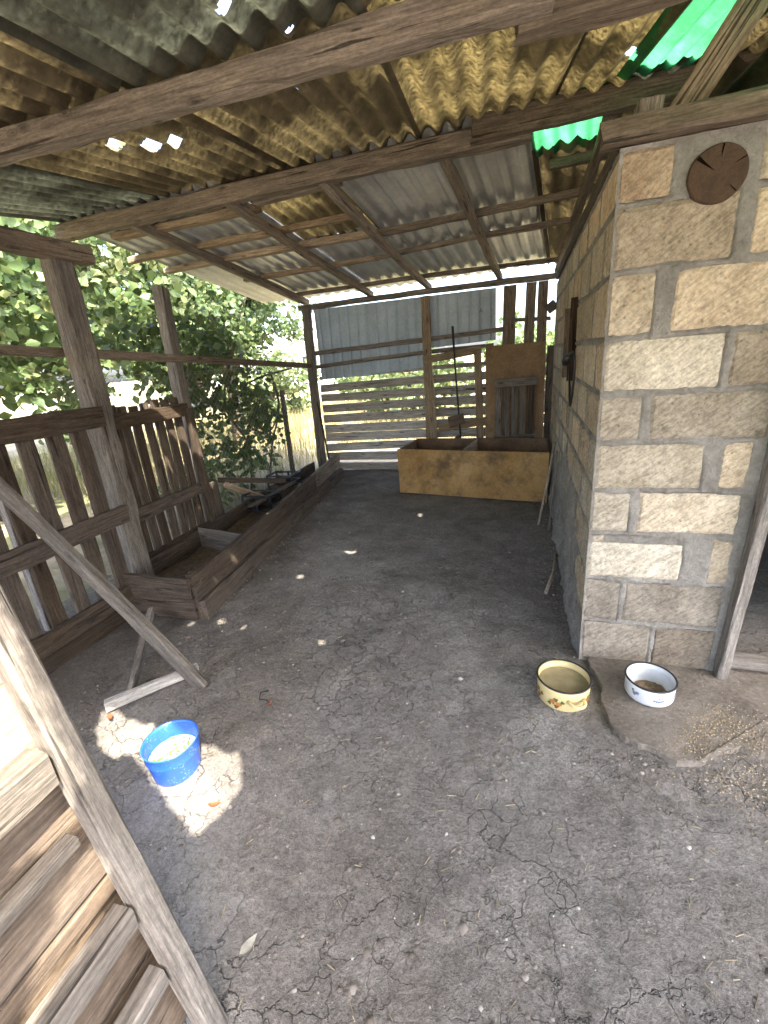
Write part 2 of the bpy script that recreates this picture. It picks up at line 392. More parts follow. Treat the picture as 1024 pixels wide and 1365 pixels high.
# ------------------------------------------------------------------ the block building
YF, XS = 1.892, 0.277
ZJ = [0.0, 0.224, 0.435, 0.648, 0.834, 1.029, 1.213, 1.411, 1.626, 1.829, 1.988]
bld = thing('block_building', 'small building of rough yellowish limestone blocks with grey mortar joints and an open doorway', 'building', (XS, YF, 0))
def block(x0, x1, y0, y1, z0, z1, mat, face, parent=bld):
    """a sawn stone block; the visible face is uneven and its edges are chipped"""
    bm = bmesh.new(); sd = random.uniform(0, 99)
    nu, nv = 7, 4
    def P(u, v, d):
        e = min(u, 1-u, (v if v < .5 else 1-v))
        # arris wear at the rim of the face
        ins = 0.007 if (u in (0, 1) or v in (0, 1)) else 0.0
        j = 0.005*noise.noise(Vector((u*6+sd, v*4, sd)))
        if face == 'front':
            return Vector((x0+(x1-x0)*u + (j if u in (0, 1) else 0), y0+ins+d+0.004*noise.noise(Vector((u*3+sd, v*3, 3))), z0+(z1-z0)*v + (j if v in (0, 1) else 0)))
        return Vector((x0+ins+d+0.004*noise.noise(Vector((u*3+sd, v*3, 3))), y1+(y0-y1)*u + (j if u in (0, 1) else 0), z0+(z1-z0)*v + (j if v in (0, 1) else 0)))
    US = [0, .04, .25, .5, .75, .96, 1]; VS = [0, .08, .5, .92, 1]
    g = [[bm.verts.new(P(u, v, 0)) for u in US] for v in VS]
    for j in range(len(VS)-1):
        for i in range(len(US)-1):
            bm.faces.new((g[j][i], g[j][i+1], g[j+1][i+1], g[j+1][i]))
    rim = g[0]+[r[-1] for r in g[1:]]+g[-1][-2::-1]+[r[0] for r in g[-2:0:-1]]
    dv = Vector((0, 0.05, 0)) if face == 'front' else Vector((0.05, 0, 0))
    bk = [bm.verts.new(v.co+dv) for v in rim]
    for i in range(len(rim)):
        k = (i+1) % len(rim); bm.faces.new((rim[k], rim[i], bk[i], bk[k]))
    me = bpy.data.meshes.new('block'); c = Vector(((x0+x1)/2, (y0+y1)/2, (z0+z1)/2))
    bmesh.ops.translate(bm, verts=bm.verts, vec=-c)
    bm.to_mesh(me); bm.free(); me.materials.append(mat)
    return link(bpy.data.objects.new('block', me), parent, Matrix.Translation(c))
G = 0.010
FRONT = [  # course (bottom first): spans of the blocks along x
    [(0.277, 0.56), (0.565, 0.80)], [(0.277, 0.422), (0.428, 0.80)], [(0.277, 0.636), (0.721, 0.80)],
    [(0.277, 0.424), (0.446, 0.80)], [(0.277, 0.655), (0.703, 0.80)], [(0.277, 0.428), (0.448, 0.84)],
    [(0.277, 0.662), (0.678, 0.95)], [(0.277, 0.427), (0.473, 0.86)], [(0.277, 0.636), (0.672, 0.90)], [(0.277, 0.441), (0.668, 0.95)]]
for k, row in enumerate(FRONT):
    for (a, b_) in row:
        zl, zh = ZJ[k]+G, ZJ[k+1]-G
        if k == 2 and a < 0.4: zh -= 0.035
        block(a+0.004, b_-0.004, YF, YF+0.1, zl, zh, LIME_BR if k < 2 else (LIME_OLD if (k, a > 0.6) in ((6, True), (9, False), (8, False), (5, False)) else LIME), 'front')
SIDE = []
for k in range(10):
    y = YF; first = (0.19 if k % 2 == 0 else 0.385); row = []
    if k in (2, 4, 6, 8): first = 0.19
    if k in (3, 5, 7, 9): first = 0.385
    while y < 5.05:
        L_ = first if y == YF else random.uniform(0.37, 0.40)
        e = min(y+L_, 5.1); row.append((y, e)); y = e+0.012
    SIDE.append(row)
    for (a, b_) in row:
        ys_ = a + (0.012 if a == YF else 0.006)
        if k in (6, 7) and a < 3.38 and b_ > 2.98:                 # a small hatch opening interrupts these courses
            if ys_ < 2.90: block(XS, XS+0.1, ys_, min(b_, 2.98), ZJ[k]+G, ZJ[k+1]-G, LIME, 'side')
            if b_ > 3.46: block(XS, XS+0.1, max(ys_, 3.40), b_-0.006, ZJ[k]+G, ZJ[k+1]-G, LIME, 'side')
            continue
        block(XS, XS+0.1, ys_, b_-0.006, ZJ[k]+G, ZJ[k+1]-G, LIME_BR if k < 1 else LIME, 'side')
def dj(z): return min(abs(z-j) for j in ZJ)
def course(z):
    for k in range(10):
        if z < ZJ[k+1]: return k
    return 9
def mortar_h(u, z, rows, low):
    """how far the mortar stands out of the block face: joints filled and smeared over the arrises"""
    k = course(z); dv = min([min(abs(u-a), abs(u-b)) for a, b in rows[k]] + [9])
    inside = any(a < u < b for a, b in rows[k])
    n1 = noise.fractal(Vector((u*7, z*7, low*9)), 1, 2, 4); n2 = noise.noise(Vector((u*34, z*34, 5+low)))
    if not inside: d = 0.0
    else: d = min(dj(z), dv)
    wd = 0.015 + 0.021*n1 + 0.008*n2 + 0.006*noise.noise(Vector((u*80, z*80, 2)))
    h = -0.016 + 0.0175*math.exp(-(d/max(wd, 0.008))**2) + 0.0026*n2 + 0.0016*noise.noise(Vector((u*90, z*90, 8)))
    return h, n1
nu, nv = 112, 320
V = []
for j in range(nv+1):
    for i in range(nu+1):
        x = XS-0.002+0.56*i/nu; z = -0.03+2.02*j/nv
        h, n1 = mortar_h(x, z, FRONT, 0.0)
        if z < 0.12: h += 0.008*(1-z/0.12)*max(0, n1+0.6)                              # foot of the wall
        V.append((x, YF-h, z))
I = np.arange(nv*(nu+1)).reshape(nv, nu+1)[:, :-1].ravel()
np_mesh('mortar', V, np.stack([I, I+1, I+2+nu, I+1+nu], 1), MORTAR, bld, smooth=True)
nu, nv = 320, 220; V = []
for j in range(nv+1):
    for i in range(nu+1):
        y = 5.1-(5.1-YF+0.002)*i/nu; z = -0.03+2.02*j/nv
        h, n1 = mortar_h(y, z, SIDE, 1.0)
        low = max(0, 1.0-z)
        big = noise.fractal(Vector((y*1.7, z*2.2, 3.3)), 1, 2, 4)
        fc = min(1, (y-YF)/0.14)
        if z < 1.1: h = max(h, (-0.014 + 0.022*min(1, low*1.5) + 0.020*big + 0.010*n1)*fc-0.004*(1-fc))
        if z < 1.1: h += fc*min(1, low*2)*(0.007*noise.noise(Vector((y*24, z*24, 6)))+0.005*noise.noise(Vector((y*55, z*55, 2))))
        if z < 0.25: h += fc*0.03*(1-z/0.25)*(0.5+0.5*n1)                                    # lumpy foot
        if 2.99 < y < 3.39 and 1.21 < z < 1.62: h = -0.09
        V.append((XS-h, y, z))
I = np.arange(nv*(nu+1)).reshape(nv, nu+1)[:, :-1].ravel()
np_mesh('mortar', V, np.stack([I, I+1, I+2+nu, I+1+nu], 1), MORTAR, bld, smooth=True)
def wbox(name, a, b, mat, parent, ch=0.004):
    (x0, y0, z0), (x1, y1, z1) = a, b
    bm = bmesh.new(); bmesh.ops.create_cube(bm, size=1)
    bmesh.ops.scale(bm, verts=bm.verts, vec=(x1-x0, y1-y0, z1-z0))
    if ch: bmesh.ops.bevel(bm, geom=bm.edges[:], offset=ch, segments=1, affect='EDGES')
    me = bpy.data.meshes.new(name); bm.to_mesh(me); bm.free(); me.materials.append(mat)
    return link(bpy.data.objects.new(name, me), parent, Matrix.Translation(((x0+x1)/2, (y0+y1)/2, (z0+z1)/2)))
wbox('inner_wall', (XS+0.055, YF+0.055, -0.05), (0.86, YF+0.21, 1.985), MORTAR, bld)
wbox('inner_wall', (XS+0.095, YF+0.2, -0.05), (XS+0.25, 5.09, 1.985), ROOM_SHADE, bld)
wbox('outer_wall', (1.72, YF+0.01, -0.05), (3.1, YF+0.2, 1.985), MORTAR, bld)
wbox('inner_wall', (XS+0.03, 4.95, -0.05), (3.1, 5.11, 1.985), ROOM_SHADE, bld)
wbox('inner_wall', (2.95, YF+0.05, -0.05), (3.1, 5.05, 1.985), ROOM_SHADE, bld)
wbox('added_partition', (XS+0.2, 3.0, -0.05), (2.97, 3.1, 1.98), ROOM_SHADE, bld)  # cross wall added to keep the room behind the doorway dark
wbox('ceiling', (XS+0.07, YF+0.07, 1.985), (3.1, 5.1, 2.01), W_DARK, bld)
wbox('lintel', (0.86, YF+0.02, 1.84), (1.75, YF+0.2, 1.984), MORTAR, bld)
board('door_jamb', (0.822, YF-0.005, -0.02), (0.866, YF-0.005, 1.84), 0.038, 0.11, W_GREY, bld, up=(1, 0, 0), jit=0.003)
board('threshold', (0.84, 1.995, 0.022), (1.75, 1.985, 0.022), 0.05, 0.075, W_GREY, bld)
# sawn log end built into the gable
def log_end():
    V, F = [(0, 0, 0)], []; n = 40
    for ring, (rr, yy) in enumerate(((0.5, 0.0), (0.95, 0.0), (1.0, 0.006), (1.0, 0.10))):
        for k in range(n):
            th = 2*math.pi*k/n; r = 0.083*rr*(1+0.035*noise.noise(Vector((math.cos(th)*1.5, math.sin(th)*1.5, 3))))
            V.append((r*math.cos(th), yy, r*math.sin(th)*0.97))
    for k in range(n):
        k2 = (k+1) % n; F.append((0, 1+k, 1+k2))
        for r in range(3): F.append((1+r*n+k, 1+(r+1)*n+k, 1+(r+1)*n+k2, 1+r*n+k2))
    m, nn, b = mat_new('log_end_grain'); v, _ = coords(nn, rnd=False)
    sx = nn.nodes.new('ShaderNodeVectorMath'); sx.operation = 'LENGTH'; nn.links.new(v, sx.inputs[0])
    rr = math_(nn, 'ADD', math_(nn, 'MULTIPLY', sx.outputs['Value'], 45.0), math_(nn, 'MULTIPLY', noise_(nn, v, 30, 6), 7.0))
    ring = math_(nn, 'MULTIPLY_ADD', math_(nn, 'SINE', math_(nn, 'MULTIPLY', rr, 6.28)), 0.5, 0.5)
    c = ramp(nn, ring, [(0.0, (0.066, 0.038, 0.021)), (1.0, (0.080, 0.046, 0.025))]).outputs[0]
    c = mix(nn, c, (0.04, 0.024, 0.014), ramp(nn, noise_(nn, v, 25, 4), [(0.45, 0.0), (0.7, 0.8)]).outputs[0])
    nn.links.new(c, b.inputs['Base Color']); b.inputs['Roughness'].default_value = 0.9; bump(nn, b, ring, 0.3, 0.003)
    o = mesh_obj('log_end', V, F, m, bld, Matrix.Translation((0.557, YF-0.012, 1.872)))
    o['label'] = 'round dark brown sawn end of a roof log'
    # the drying split
    for (a0, r1, wd) in ((2.45, 0.012, 0.006), (0.45, 0.040, 0.002), (1.5, 0.04, 0.0025), (5.5, 0.05, 0.0015)):
        d = Vector((math.cos(a0), 0, math.sin(a0))); e = Vector((-d.z, 0, d.x))
        P = [d*0.078+e*wd, d*0.055+e*wd*0.8, d*r1, d*0.055-e*wd*0.5, d*0.078-e*wd]
        mesh_obj('split', [tuple(p-Vector((0, 0.0015, 0))) for p in P], [(0, 1, 2, 3, 4)], VOID, o, Matrix.Translation((0.557, YF-0.012, 1.872)))
log_end()
# dark plank hatch in the side wall
board('hatch', (0.300, 3.19, 1.215), (0.300, 3.19, 1.615), 0.385, 0.02, W_DARK, bld, up=(0, 1, 0))
board('hatch_frame', (0.268, 2.995, 1.20), (0.268, 2.995, 1.66), 0.035, 0.05, W_DARK, bld, up=(0, 1, 0))
board('hatch_frame', (0.268, 3.385, 1.20), (0.268, 3.385, 1.63), 0.035, 0.05, W_BEAM, bld, up=(0, 1, 0))

# ------------------------------------------------------------------ broken concrete slab at the doorway
def slab():
    out = [(0.31, 1.90), (0.325, 1.80), (0.345, 1.70), (0.335, 1.60), (0.345, 1.50), (0.375, 1.44), (0.42, 1.40), (0.47, 1.395), (0.53, 1.365), (0.60, 1.375),
           (0.68, 1.44), (0.76, 1.475), (0.90, 1.44), (1.15, 1.46), (1.5, 1.42), (1.9, 1.45), (1.95, 1.90)]
    pts = []
    for i in range(len(out)):                                   # break the outline into small fractures
        a, b = Vector(out[i]), Vector(out[(i+1) % len(out)])
        ns = max(1, int((b-a).length/0.012))
        for q in range(ns):
            p = a.lerp(b, q/ns)
            pts.append((p.x+0.016*noise.noise(Vector((p.x*9, p.y*9, 1)))+0.007*noise.noise(Vector((p.x*41, p.y*41, 2))), p.y+0.016*noise.noise(Vector((p.x*9, p.y*9, 6)))+0.007*noise.noise(Vector((p.x*41, p.y*41, 9)))))
    bm = bmesh.new()
    top = [bm.verts.new((x, y, 0.030+0.005*noise.noise(Vector((x*6, y*6, 0))))) for x, y in pts]
    bot = [bm.verts.new((x-0.004+0.010*noise.noise(Vector((x*30, y*30, 4))), y-0.006+0.010*noise.noise(Vector((x*30, y*30, 7))), -0.04)) for x, y in pts]
    f = bm.faces.new(top[::-1]) if False else bm.faces.new(top)
    for i in range(len(pts)):
        k = (i+1) % len(pts); bm.faces.new((top[i], bot[i], bot[k], top[k]))
    bmesh.ops.recalc_face_normals(bm, faces=bm.faces)
    bmesh.ops.bevel(bm, geom=[e for e in f.edges], offset=0.003, segments=1, affect='EDGES')
    me = bpy.data.meshes.new('concrete_slab'); bm.to_mesh(me); bm.free()
    m, n, b = mat_new('slab_concrete'); v, _ = coords(n, rnd=False)
    a_ = noise_(n, v, 5, 6, 0.7); f_ = noise_(n, v, 60, 5, 0.75)
    c = ramp(n, a_, [(0.3, (0.13, 0.11, 0.088)), (0.7, (0.26, 0.228, 0.19))]).outputs[0]
    c = mix(n, c, ramp(n, f_, [(0.3, 0.5), (0.66, 1.2)]).outputs[0], 0.75, 'MULTIPLY')
    n.links.new(c, b.inputs['Base Color']); b.inputs['Roughness'].default_value = 0.93; b.inputs['Specular IOR Level'].default_value = 0.2
    bump(n, b, math_(n, 'ADD', a_, math_(n, 'MULTIPLY', f_, 0.5)), 0.8, 0.012)
    me.materials.append(m)
    tag(link(bpy.data.objects.new('concrete_slab', me)), 'broken edged concrete slab laid on the earth before the doorway of the block building', 'slab')
slab()

# ------------------------------------------------------------------ the roof
roof = thing('shed_roof', 'low gabled shed roof of old corrugated sheets carried on rough timber beams', 'roof', (0, 3.15, 2.5))
ZR = 2.62
def front_z(y): return ZR-0.167*(3.15-y)
def rear_z(y): return 2.27+0.156*(5.5-y)
S3 = SUN/SUN.z
def roof_hit(x, y, z=0.0):
    """where a sunbeam that lands at (x, y, z) comes through the front slope: the holes sit there"""
    t = (front_z(y)-z)/(1-(-0.0)-0.167*S3.y*1.0) if False else None
    k = (ZR-0.167*3.15+0.167*y-z)/(1-0.167*S3.y)
    return x+k*S3.x, y+k*S3.y
def inpoly(x, y, P):
    r = False; j = len(P)-1
    for i in range(len(P)):
        if (P[i][1] > y) != (P[j][1] > y) and x < (P[j][0]-P[i][0])*(y-P[i][1])/(P[j][1]-P[i][1])+P[i][0]: r = not r
        j = i
    return r
HOLES = [[roof_hit(*p) for p in [(-1.80, 1.13, 0), (-1.70, 1.00, 0), (-1.56, 0.93, 0), (-1.42, 0.94, 0), (-0.95, 0.735, 0), (-0.93, 0.93, 0), (-0.99, 1.04, 0), (-1.33, 1.07, 0)]],
         [roof_hit(*p) for p in [(-0.80, 0.40, 1.25), (-0.80, -0.35, 1.25), (-0.76, -0.30, 0.90), (-0.74, 0.10, 0.80), (-0.74, 0.40, 0.70)]],
         [roof_hit(*p) for p in [(-0.75, 0.36, 0.60), (-0.74, 0.39, 0.50), (-0.74, 0.24, 0.42), (-0.74, 0.16, 0.43), (-0.74, 0.28, 0.58)]],
         [roof_hit(-2.55, y, z) for y, z in [(2.56, 1.33), (2.75, 1.14), (2.92, 1.02), (3.05, 0.78), (3.10, 0.62), (3.05, 0.58), (2.94, 0.78), (2.82, 0.95), (2.68, 1.07), (2.53, 1.24)]],
         [(-1.80, 1.92), (-1.75, 1.90), (-1.70, 1.93), (-1.755, 1.945)],
         [(-0.10, 1.86), (-0.02, 1.845), (0.02, 1.865), (-0.01, 1.895), (-0.07, 1.885)],
         [(0.38, 2.66), (0.42, 2.64), (0.44, 2.70), (0.40, 2.74)]]
DOTS = []
for (x, y, z, r) in [(-1.86, 1.80, 0, .020), (-1.693, 1.86, 0, .020), (-1.514, 1.823, 0, .019), (-1.90, 2.617, 0, .018), (-1.468, 2.462, 0, .022), (-0.994, 1.778, 0, .018), (-1.89, 2.32, 0.16, .021), (-1.84, 2.05, 0.17, .012),
                     (-1.262, 0.80, 0, .018)]:
    DOTS.append((*roof_hit(x, y, z), r))
DOTS += [(-0.93, 1.98, .016), (-0.90, 2.02, .010), (-1.50, 1.95, .010)]
def sheet(name, x0, x1, y0, y1, zf, shear, y_ref, mat, pitch=0.116, amp=0.019, lift=0.0, holes=False, trapezoid=False, per=10, res=0.03, ragged=0.03, tilt=0.0):
    """a corrugated roofing sheet with ragged ends; x0, x1 are measured where y = y_ref"""
    nxp = max(4, int(round((x1-x0)/pitch*(per if not trapezoid else 12)))); nyp = max(3, int((y1-y0)/res))
    V, F = [], []; sd = random.uniform(0, 99)
    for j in range(nyp+1):
        for i in range(nxp+1):
            xr = x0+(x1-x0)*i/nxp; y = y0+(y1-y0)*j/nyp
            if j == 0: y += ragged*noise.noise(Vector((xr*6+sd, 0, 0)))
            if j == nyp: y += ragged*noise.noise(Vector((xr*6-sd, 5, 0)))
            ph = (xr/pitch) % 1.0
            if trapezoid:
                q = abs(ph-0.5)*2; wv = amp*(1 if q < 0.35 else (-1 if q > 0.65 else 1-(q-0.35)/0.15))
            else: wv = amp*math.cos(2*math.pi*ph)
            sag = 0.006*noise.noise(Vector((xr*0.9+sd, y*0.9, sd)))
            V.append((xr+shear*(y-y_ref), y, zf(y)+wv+lift+sag+tilt*(xr-x0)))
    for j in range(nyp):
        for i in range(nxp):
            a = j*(nxp+1)+i
            if holes:
                cx = (V[a][0]+V[a+nxp+2][0])/2; cy = (V[a][1]+V[a+nxp+2][1])/2
                jx = cx+0.008*noise.noise(Vector((cx*14, cy*14, 1))); jy = cy+0.008*noise.noise(Vector((cx*14, cy*14, 8)))
                if any(inpoly(jx, jy, P) for P in HOLES) or any((cx-hx)**2+(cy-hy)**2 < r*r for hx, hy, r in DOTS): continue
            F.append((a, a+1, a+nxp+2, a+nxp+1))
    c = Vector(((x0+x1)/2, (y0+y1)/2, zf((y0+y1)/2)))
    V = np.array(V)-np.array(c)
    return np_mesh(name, V, F, mat, roof, Matrix.Translation(c), smooth=True)
# front slope, three rows of sheets lapped like tiles (upper over lower)
cols = [(-3.62, -2.55), (-2.58, -1.51), (-1.54, -0.62), (-0.65, 0.12), (0.10, 0.44), (0.72, 1.65), (1.62, 2.50)]
rows_ = [(-1.35, 0.10), (-0.04, 1.62), (1.50, 3.27)]
for ci, (a, b_) in enumerate(cols):
    for ri, (c, d) in enumerate(rows_):
        mt = ASB
        if ci in (3, 4) and ri >= 1: mt = ASB_Y
        if ci == 2 and ri == 1: mt = ASB_G
        if ci == 0 and ri == 2: mt = ASB_G
        if ci == 2 and ri == 2: mt = ASB_Y if False else ASB
        sheet('corrugated_sheet', a, b_, c, d, front_z, -0.098, 3.15, mt, lift=0.012*ri+0.006*(ci % 2), holes=True, res=0.012 if 1 <= ci <= 3 else 0.03, per=15 if 1 <= ci <= 3 else 10)
for (c, d) in ((-0.04, 1.62), (1.50, 2.95)):
    sheet('green_plastic_sheet', 0.36, 0.78, c, d, front_z, -0.098, 3.15, GREEN, pitch=0.09, amp=0.012, lift=0.02)
sheet('green_plastic_sheet', 0.36, 0.78, -1.35, 0.1, front_z, -0.098, 3.15, GREEN, pitch=0.09, amp=0.012, lift=0.02)
sheet('corrugated_sheet', 0.42, 0.78, 2.85, 3.27, front_z, -0.098, 3.15, ASB_G, lift=0.03)
# rear slope
for a, b_, c, d, mt, nm in [(-3.35, -2.62, 3.10, 5.72, ZINC, 'metal_sheet'), (-2.65, -1.82, 3.08, 5.70, ZINC, 'metal_sheet'), (-1.86, -1.10, 4.15, 5.72, ZINC, 'metal_sheet'),
                            (-1.12, -0.36, 3.08, 5.68, ZINC, 'metal_sheet'), (-0.40, 0.225, 3.06, 5.62, ZINC, 'metal_sheet')]:
    sheet(nm, a, b_, c, d, rear_z, 0.094, 5.5, mt, pitch=0.135, amp=0.010, trapezoid=True, lift=random.uniform(0, .01), res=0.12, ragged=0.01)
sheet('corrugated_sheet', -1.86, -1.10, 3.08, 4.25, rear_z, 0.094, 5.5, ASB_Y, lift=0.02)
sheet('corrugated_sheet', 0.19, 1.20, 3.50, 5.65, rear_z, 0.094, 5.5, ASB, lift=0.0)
sheet('green_plastic_sheet', 0.19, 0.62, 3.04, 3.60, rear_z, 0.094, 5.5, GREEN, pitch=0.09, amp=0.012, lift=0.01)
sheet('corrugated_sheet', 0.60, 1.20, 3.04, 3.60, rear_z, 0.094, 5.5, ASB, lift=0.02)
for a in (1.17, 2.0): sheet('corrugated_sheet', a, a+1.06, 3.06, 5.65, rear_z, 0.094, 5.5, ASB, lift=0.01)
# low sheet over the building front
sheet('corrugated_sheet', 0.60, 1.65, 2.00, 3.0, lambda y: 2.20+0.10*(y-2.0), 0.0, 2.0, ASB, lift=0.0)
# timbers
board('ridge_beam', (-3.58, 3.15, 2.555), (0.0, 3.15, 2.560), 0.105, 0.10, W_BEAM, roof, jit=0.006)
board('ridge_beam', (-0.32, 3.06, 2.575), (1.5, 3.10, 2.60), 0.12, 0.06, W_BEAM, roof, jit=0.006)
board('ridge_beam', (1.4, 3.15, 2.55), (3.3, 3.15, 2.55), 0.10, 0.10, W_BEAM, roof)
board('cross_beam', (-3.3, 1.53, 2.292), (0.05, 1.64, 2.300), 0.078, 0.075, W_BEAM, roof, jit=0.007)
board('cross_beam', (-0.05, 1.71, 2.295), (2.5, 1.78, 2.31), 0.10, 0.09, W_BEAM, roof, jit=0.007)
board('cross_beam', (-3.3, -1.1, 1.845), (2.5, -1.1, 1.845), 0.10, 0.09, W_BEAM, roof)
board('eave_beam', (-2.32, -1.0, 2.03), (-2.40, 2.24, 2.085), 0.09, 0.10, W_BEAM, roof, jit=0.006)
for (xr, xe, wd, mt) in ((-2.90, -2.66, 0.075, W_BEAM), (-2.03, -1.80, 0.06, W_BEAM), (-1.30, -1.09, 0.06, W_BEAM), (-0.50, -0.29, 0.06, W_BEAM), (0.40, 0.30, 0.05, W_BEAM), (1.3, 1.4, .06, W_BEAM)):
    board('rafter', (xr, 3.16, 2.545), (xe, 5.62, 2.165), wd, 0.06, mt, roof, jit=0.004)
def purlin(x0, x1, y, w_, t_, mt=W_PURLIN, dy=0.0):
    board('purlin', (x0, y, rear_z(y)-0.045), (x1, y+dy, rear_z(y+dy)-0.045), t_, w_, mt, roof, jit=0.004)
purlin(-3.32, -1.93, 3.43, 0.10, 0.045); purlin(-3.62, -1.25, 3.86, 0.075, 0.045, dy=-0.06)
purlin(-3.52, -1.25, 4.20, 0.085, 0.05, dy=-0.05); purlin(-1.30, 0.50, 4.17, 0.06, 0.05, W_BEAM, dy=-0.12)
purlin(-2.95, -1.4, 4.72, 0.06, 0.045, dy=-0.05); purlin(-1.6, 0.50, 4.68, 0.05, 0.045, W_BEAM, dy=-0.18)
purlin(-2.8, 0.50, 5.40, 0.05, 0.04, W_BEAM)
board('purlin', (-1.9, 3.34, rear_z(3.34)-.05), (-1.22, 3.30, rear_z(3.30)-.05), 0.05, 0.08, W_BEAM, roof)
board('purlin', (0.12, 3.62, rear_z(3.62)-.05), (1.2, 3.60, rear_z(3.60)-.05), 0.05, 0.06, W_BEAM, roof)
board('wall_plate', (0.215, 1.885, 2.028), (3.1, 1.90, 2.05), 0.065, 0.08, W_BEAM, roof, jit=0.007)
board('side_plate', (0.31, 1.95, 2.03), (0.30, 5.15, 2.06), 0.07, 0.07, W_DARK, roof)
board('knee_brace', (0.44, 1.985, 2.055), (0.69, 1.985, 2.43), 0.085, 0.05, W_PURLIN, roof, up=(1, 0, 0))
board('stub_post', (0.36, 1.99, 2.05), (0.365, 1.99, 2.13), 0.075, 0.07, W_BEAM, roof, up=(1, 0, 0))

# ------------------------------------------------------------------ posts and rail of the left side
tag(board('timber_post', (-2.43, 2.02, -0.1), (-2.425, 2.06, 2.055), 0.135, 0.115, W_POST, up=(0, 1, 0), jit=0.007, w2=0.12),
    'thick weathered grey post under the eave beam, between the two slatted gates', 'post')
tag(board('timber_post', (-2.70, 3.05, -0.1), (-2.69, 3.10, 2.06), 0.10, 0.085, W_POST, up=(0, 1, 0), jit=0.006),
    'thin grey free-topped post at the far end of the closely slatted gate', 'post')
tag(board('short_stake', (-2.62, 3.17, -0.05), (-2.63, 3.15, 0.50), 0.11, 0.03, W_GATE, up=(0, 1, 0)),
    'short brown stake board beside the foot of the thin grey post', 'stake')
tag(board('fence_rail', (-2.53, -0.4, 1.70), (-2.63, 5.46, 1.405), 0.055, 0.04, W_BEAM, jit=0.004),
    'long brown rail running behind the posts above the gates to the back wall', 'rail')
tag(board('outer_stake', (-2.75, 1.60, -0.1), (-2.75, 1.60, 1.35), 0.05, 0.05, W_GREY, up=(0, 1, 0)), 'grey stake top showing above the wide slatted gate', 'stake')

# ------------------------------------------------------------------ gates
g1 = thing('slatted_gate', 'dark wooden gate of widely spaced upright slats propped by a slanting brace', 'gate', (-2.3, 1.0, 0), 'slatted gates')
y = 0.46
k = 0
while y < 1.93:
    wd = random.uniform(0.075, 0.095)
    board('slat', (-2.335+random.uniform(-.004, .004), y, 0.05), (-2.345, y+random.uniform(-.01, .015), 1.25+random.uniform(-.02, .02)), wd, 0.022, W_GATE, g1, up=(0, 1, 0), jit=0.004)
    y += wd+random.uniform(0.045, 0.062)
board('rail', (-2.30, 0.40, 1.225), (-2.31, 1.98, 1.222), 0.115, 0.04, W_GATE, g1, jit=0.006)
board('rail', (-2.30, 0.40, 0.640), (-2.31, 1.96, 0.640), 0.105, 0.035, W_GATE, g1, jit=0.005)
board('rail', (-2.30, 0.40, 0.165), (-2.31, 1.96, 0.165), 0.11, 0.035, W_GATE, g1, jit=0.005)
board('foot_board', (-2.315, 0.4, 0.045), (-2.325, 1.95, 0.045), 0.12, 0.02, W_DARK, g1, jit=0.005)
g2 = thing('slatted_gate', 'brown wooden gate of closely set upright slats standing behind the feeding trough', 'gate', (-2.55, 2.5, 0), 'slatted gates')
y = 2.19
for k in range(8):
    wd = 0.070
    board('slat', (-2.585, y, 0.10), (-2.59+random.uniform(-.004, .004), y+random.uniform(-.006, .006), 1.245+random.uniform(-.015, .015)), wd, 0.02, W_GATE, g2, up=(0, 1, 0), jit=0.003)
    y += wd+random.uniform(0.020, 0.034)
board('rail', (-2.555, 2.12, 1.155), (-2.56, 2.95, 1.155), 0.095, 0.035, W_GATE, g2, jit=0.005)
board('rail', (-2.555, 2.12, 0.515), (-2.56, 2.93, 0.515), 0.095, 0.035, W_GATE, g2, jit=0.005)
board('rail', (-2.555, 2.12, 0.18), (-2.56, 2.93, 0.18), 0.07, 0.035, W_DARK, g2, jit=0.005)
board('end_stile', (-2.55, 2.955, 0.1), (-2.555, 2.965, 1.16), 0.07, 0.04, W_GATE, g2, up=(0, 1, 0), jit=0.005)

tag(board('brace_board', (-2.262, 1.285, 1.07), (-1.44, 1.37, -0.015), 0.075, 0.035, W_GREY, up=(0.8, 0, 0.6), jit=0.004), 'long slanting brace board holding up the widely slatted gate', 'board')
tag(board('prop_stick', (-1.72, 1.215, 0.015), (-2.05, 1.72, 0.12), 0.05, 0.025, W_GREY, jit=0.004), 'short brown stick lying from the gate foot towards the blue pail', 'stick')
tag(board('floor_stick', (-1.76, 1.12, 0.03), (-1.52, 1.44, 0.025), 0.05, 0.03, W_SLAT, jit=0.003), 'pale flat stick on the earth below the foot of the brace board', 'stick')

# ------------------------------------------------------------------ feeding trough
tr = thing('feeding_trough', 'long low trough of weathered boards along the gate side', 'trough', (-1.9, 2.0, 0))
board('side_board', (-1.825, 1.845, 0.213), (-2.16, 4.20, 0.213), 0.165, 0.028, W_GATE, tr, jit=0.005)
board('side_board', (-2.15, 4.12, 0.215), (-2.30, 5.22, 0.225), 0.175, 0.026, W_BEAM, tr, jit=0.005)
board('side_board', (-1.815, 1.865, 0.060), (-2.25, 5.15, 0.06), 0.135, 0.045, W_GATE, tr, jit=0.006)
board('far_side_board', (-2.47, 1.95, 0.10), (-2.66, 5.2, 0.10), 0.20, 0.03, W_GATE, tr, jit=0.005)
board('end_board', (-1.845, 1.835, 0.225), (-2.33, 1.835, 0.225), 0.13, 0.028, W_GATE, tr, jit=0.005)
board('end_board', (-1.840, 1.842, 0.082), (-2.33, 1.842, 0.082), 0.14, 0.028, W_DARK, tr, jit=0.005)
board('corner_post', (-1.855, 1.885, -0.02), (-1.86, 1.885, 0.30), 0.05, 0.05, W_GATE, tr, up=(0, 1, 0))
board('divider', (-1.97, 2.64, 0.13), (-2.50, 2.72, 0.14), 0.20, 0.015, W_GREY, tr)
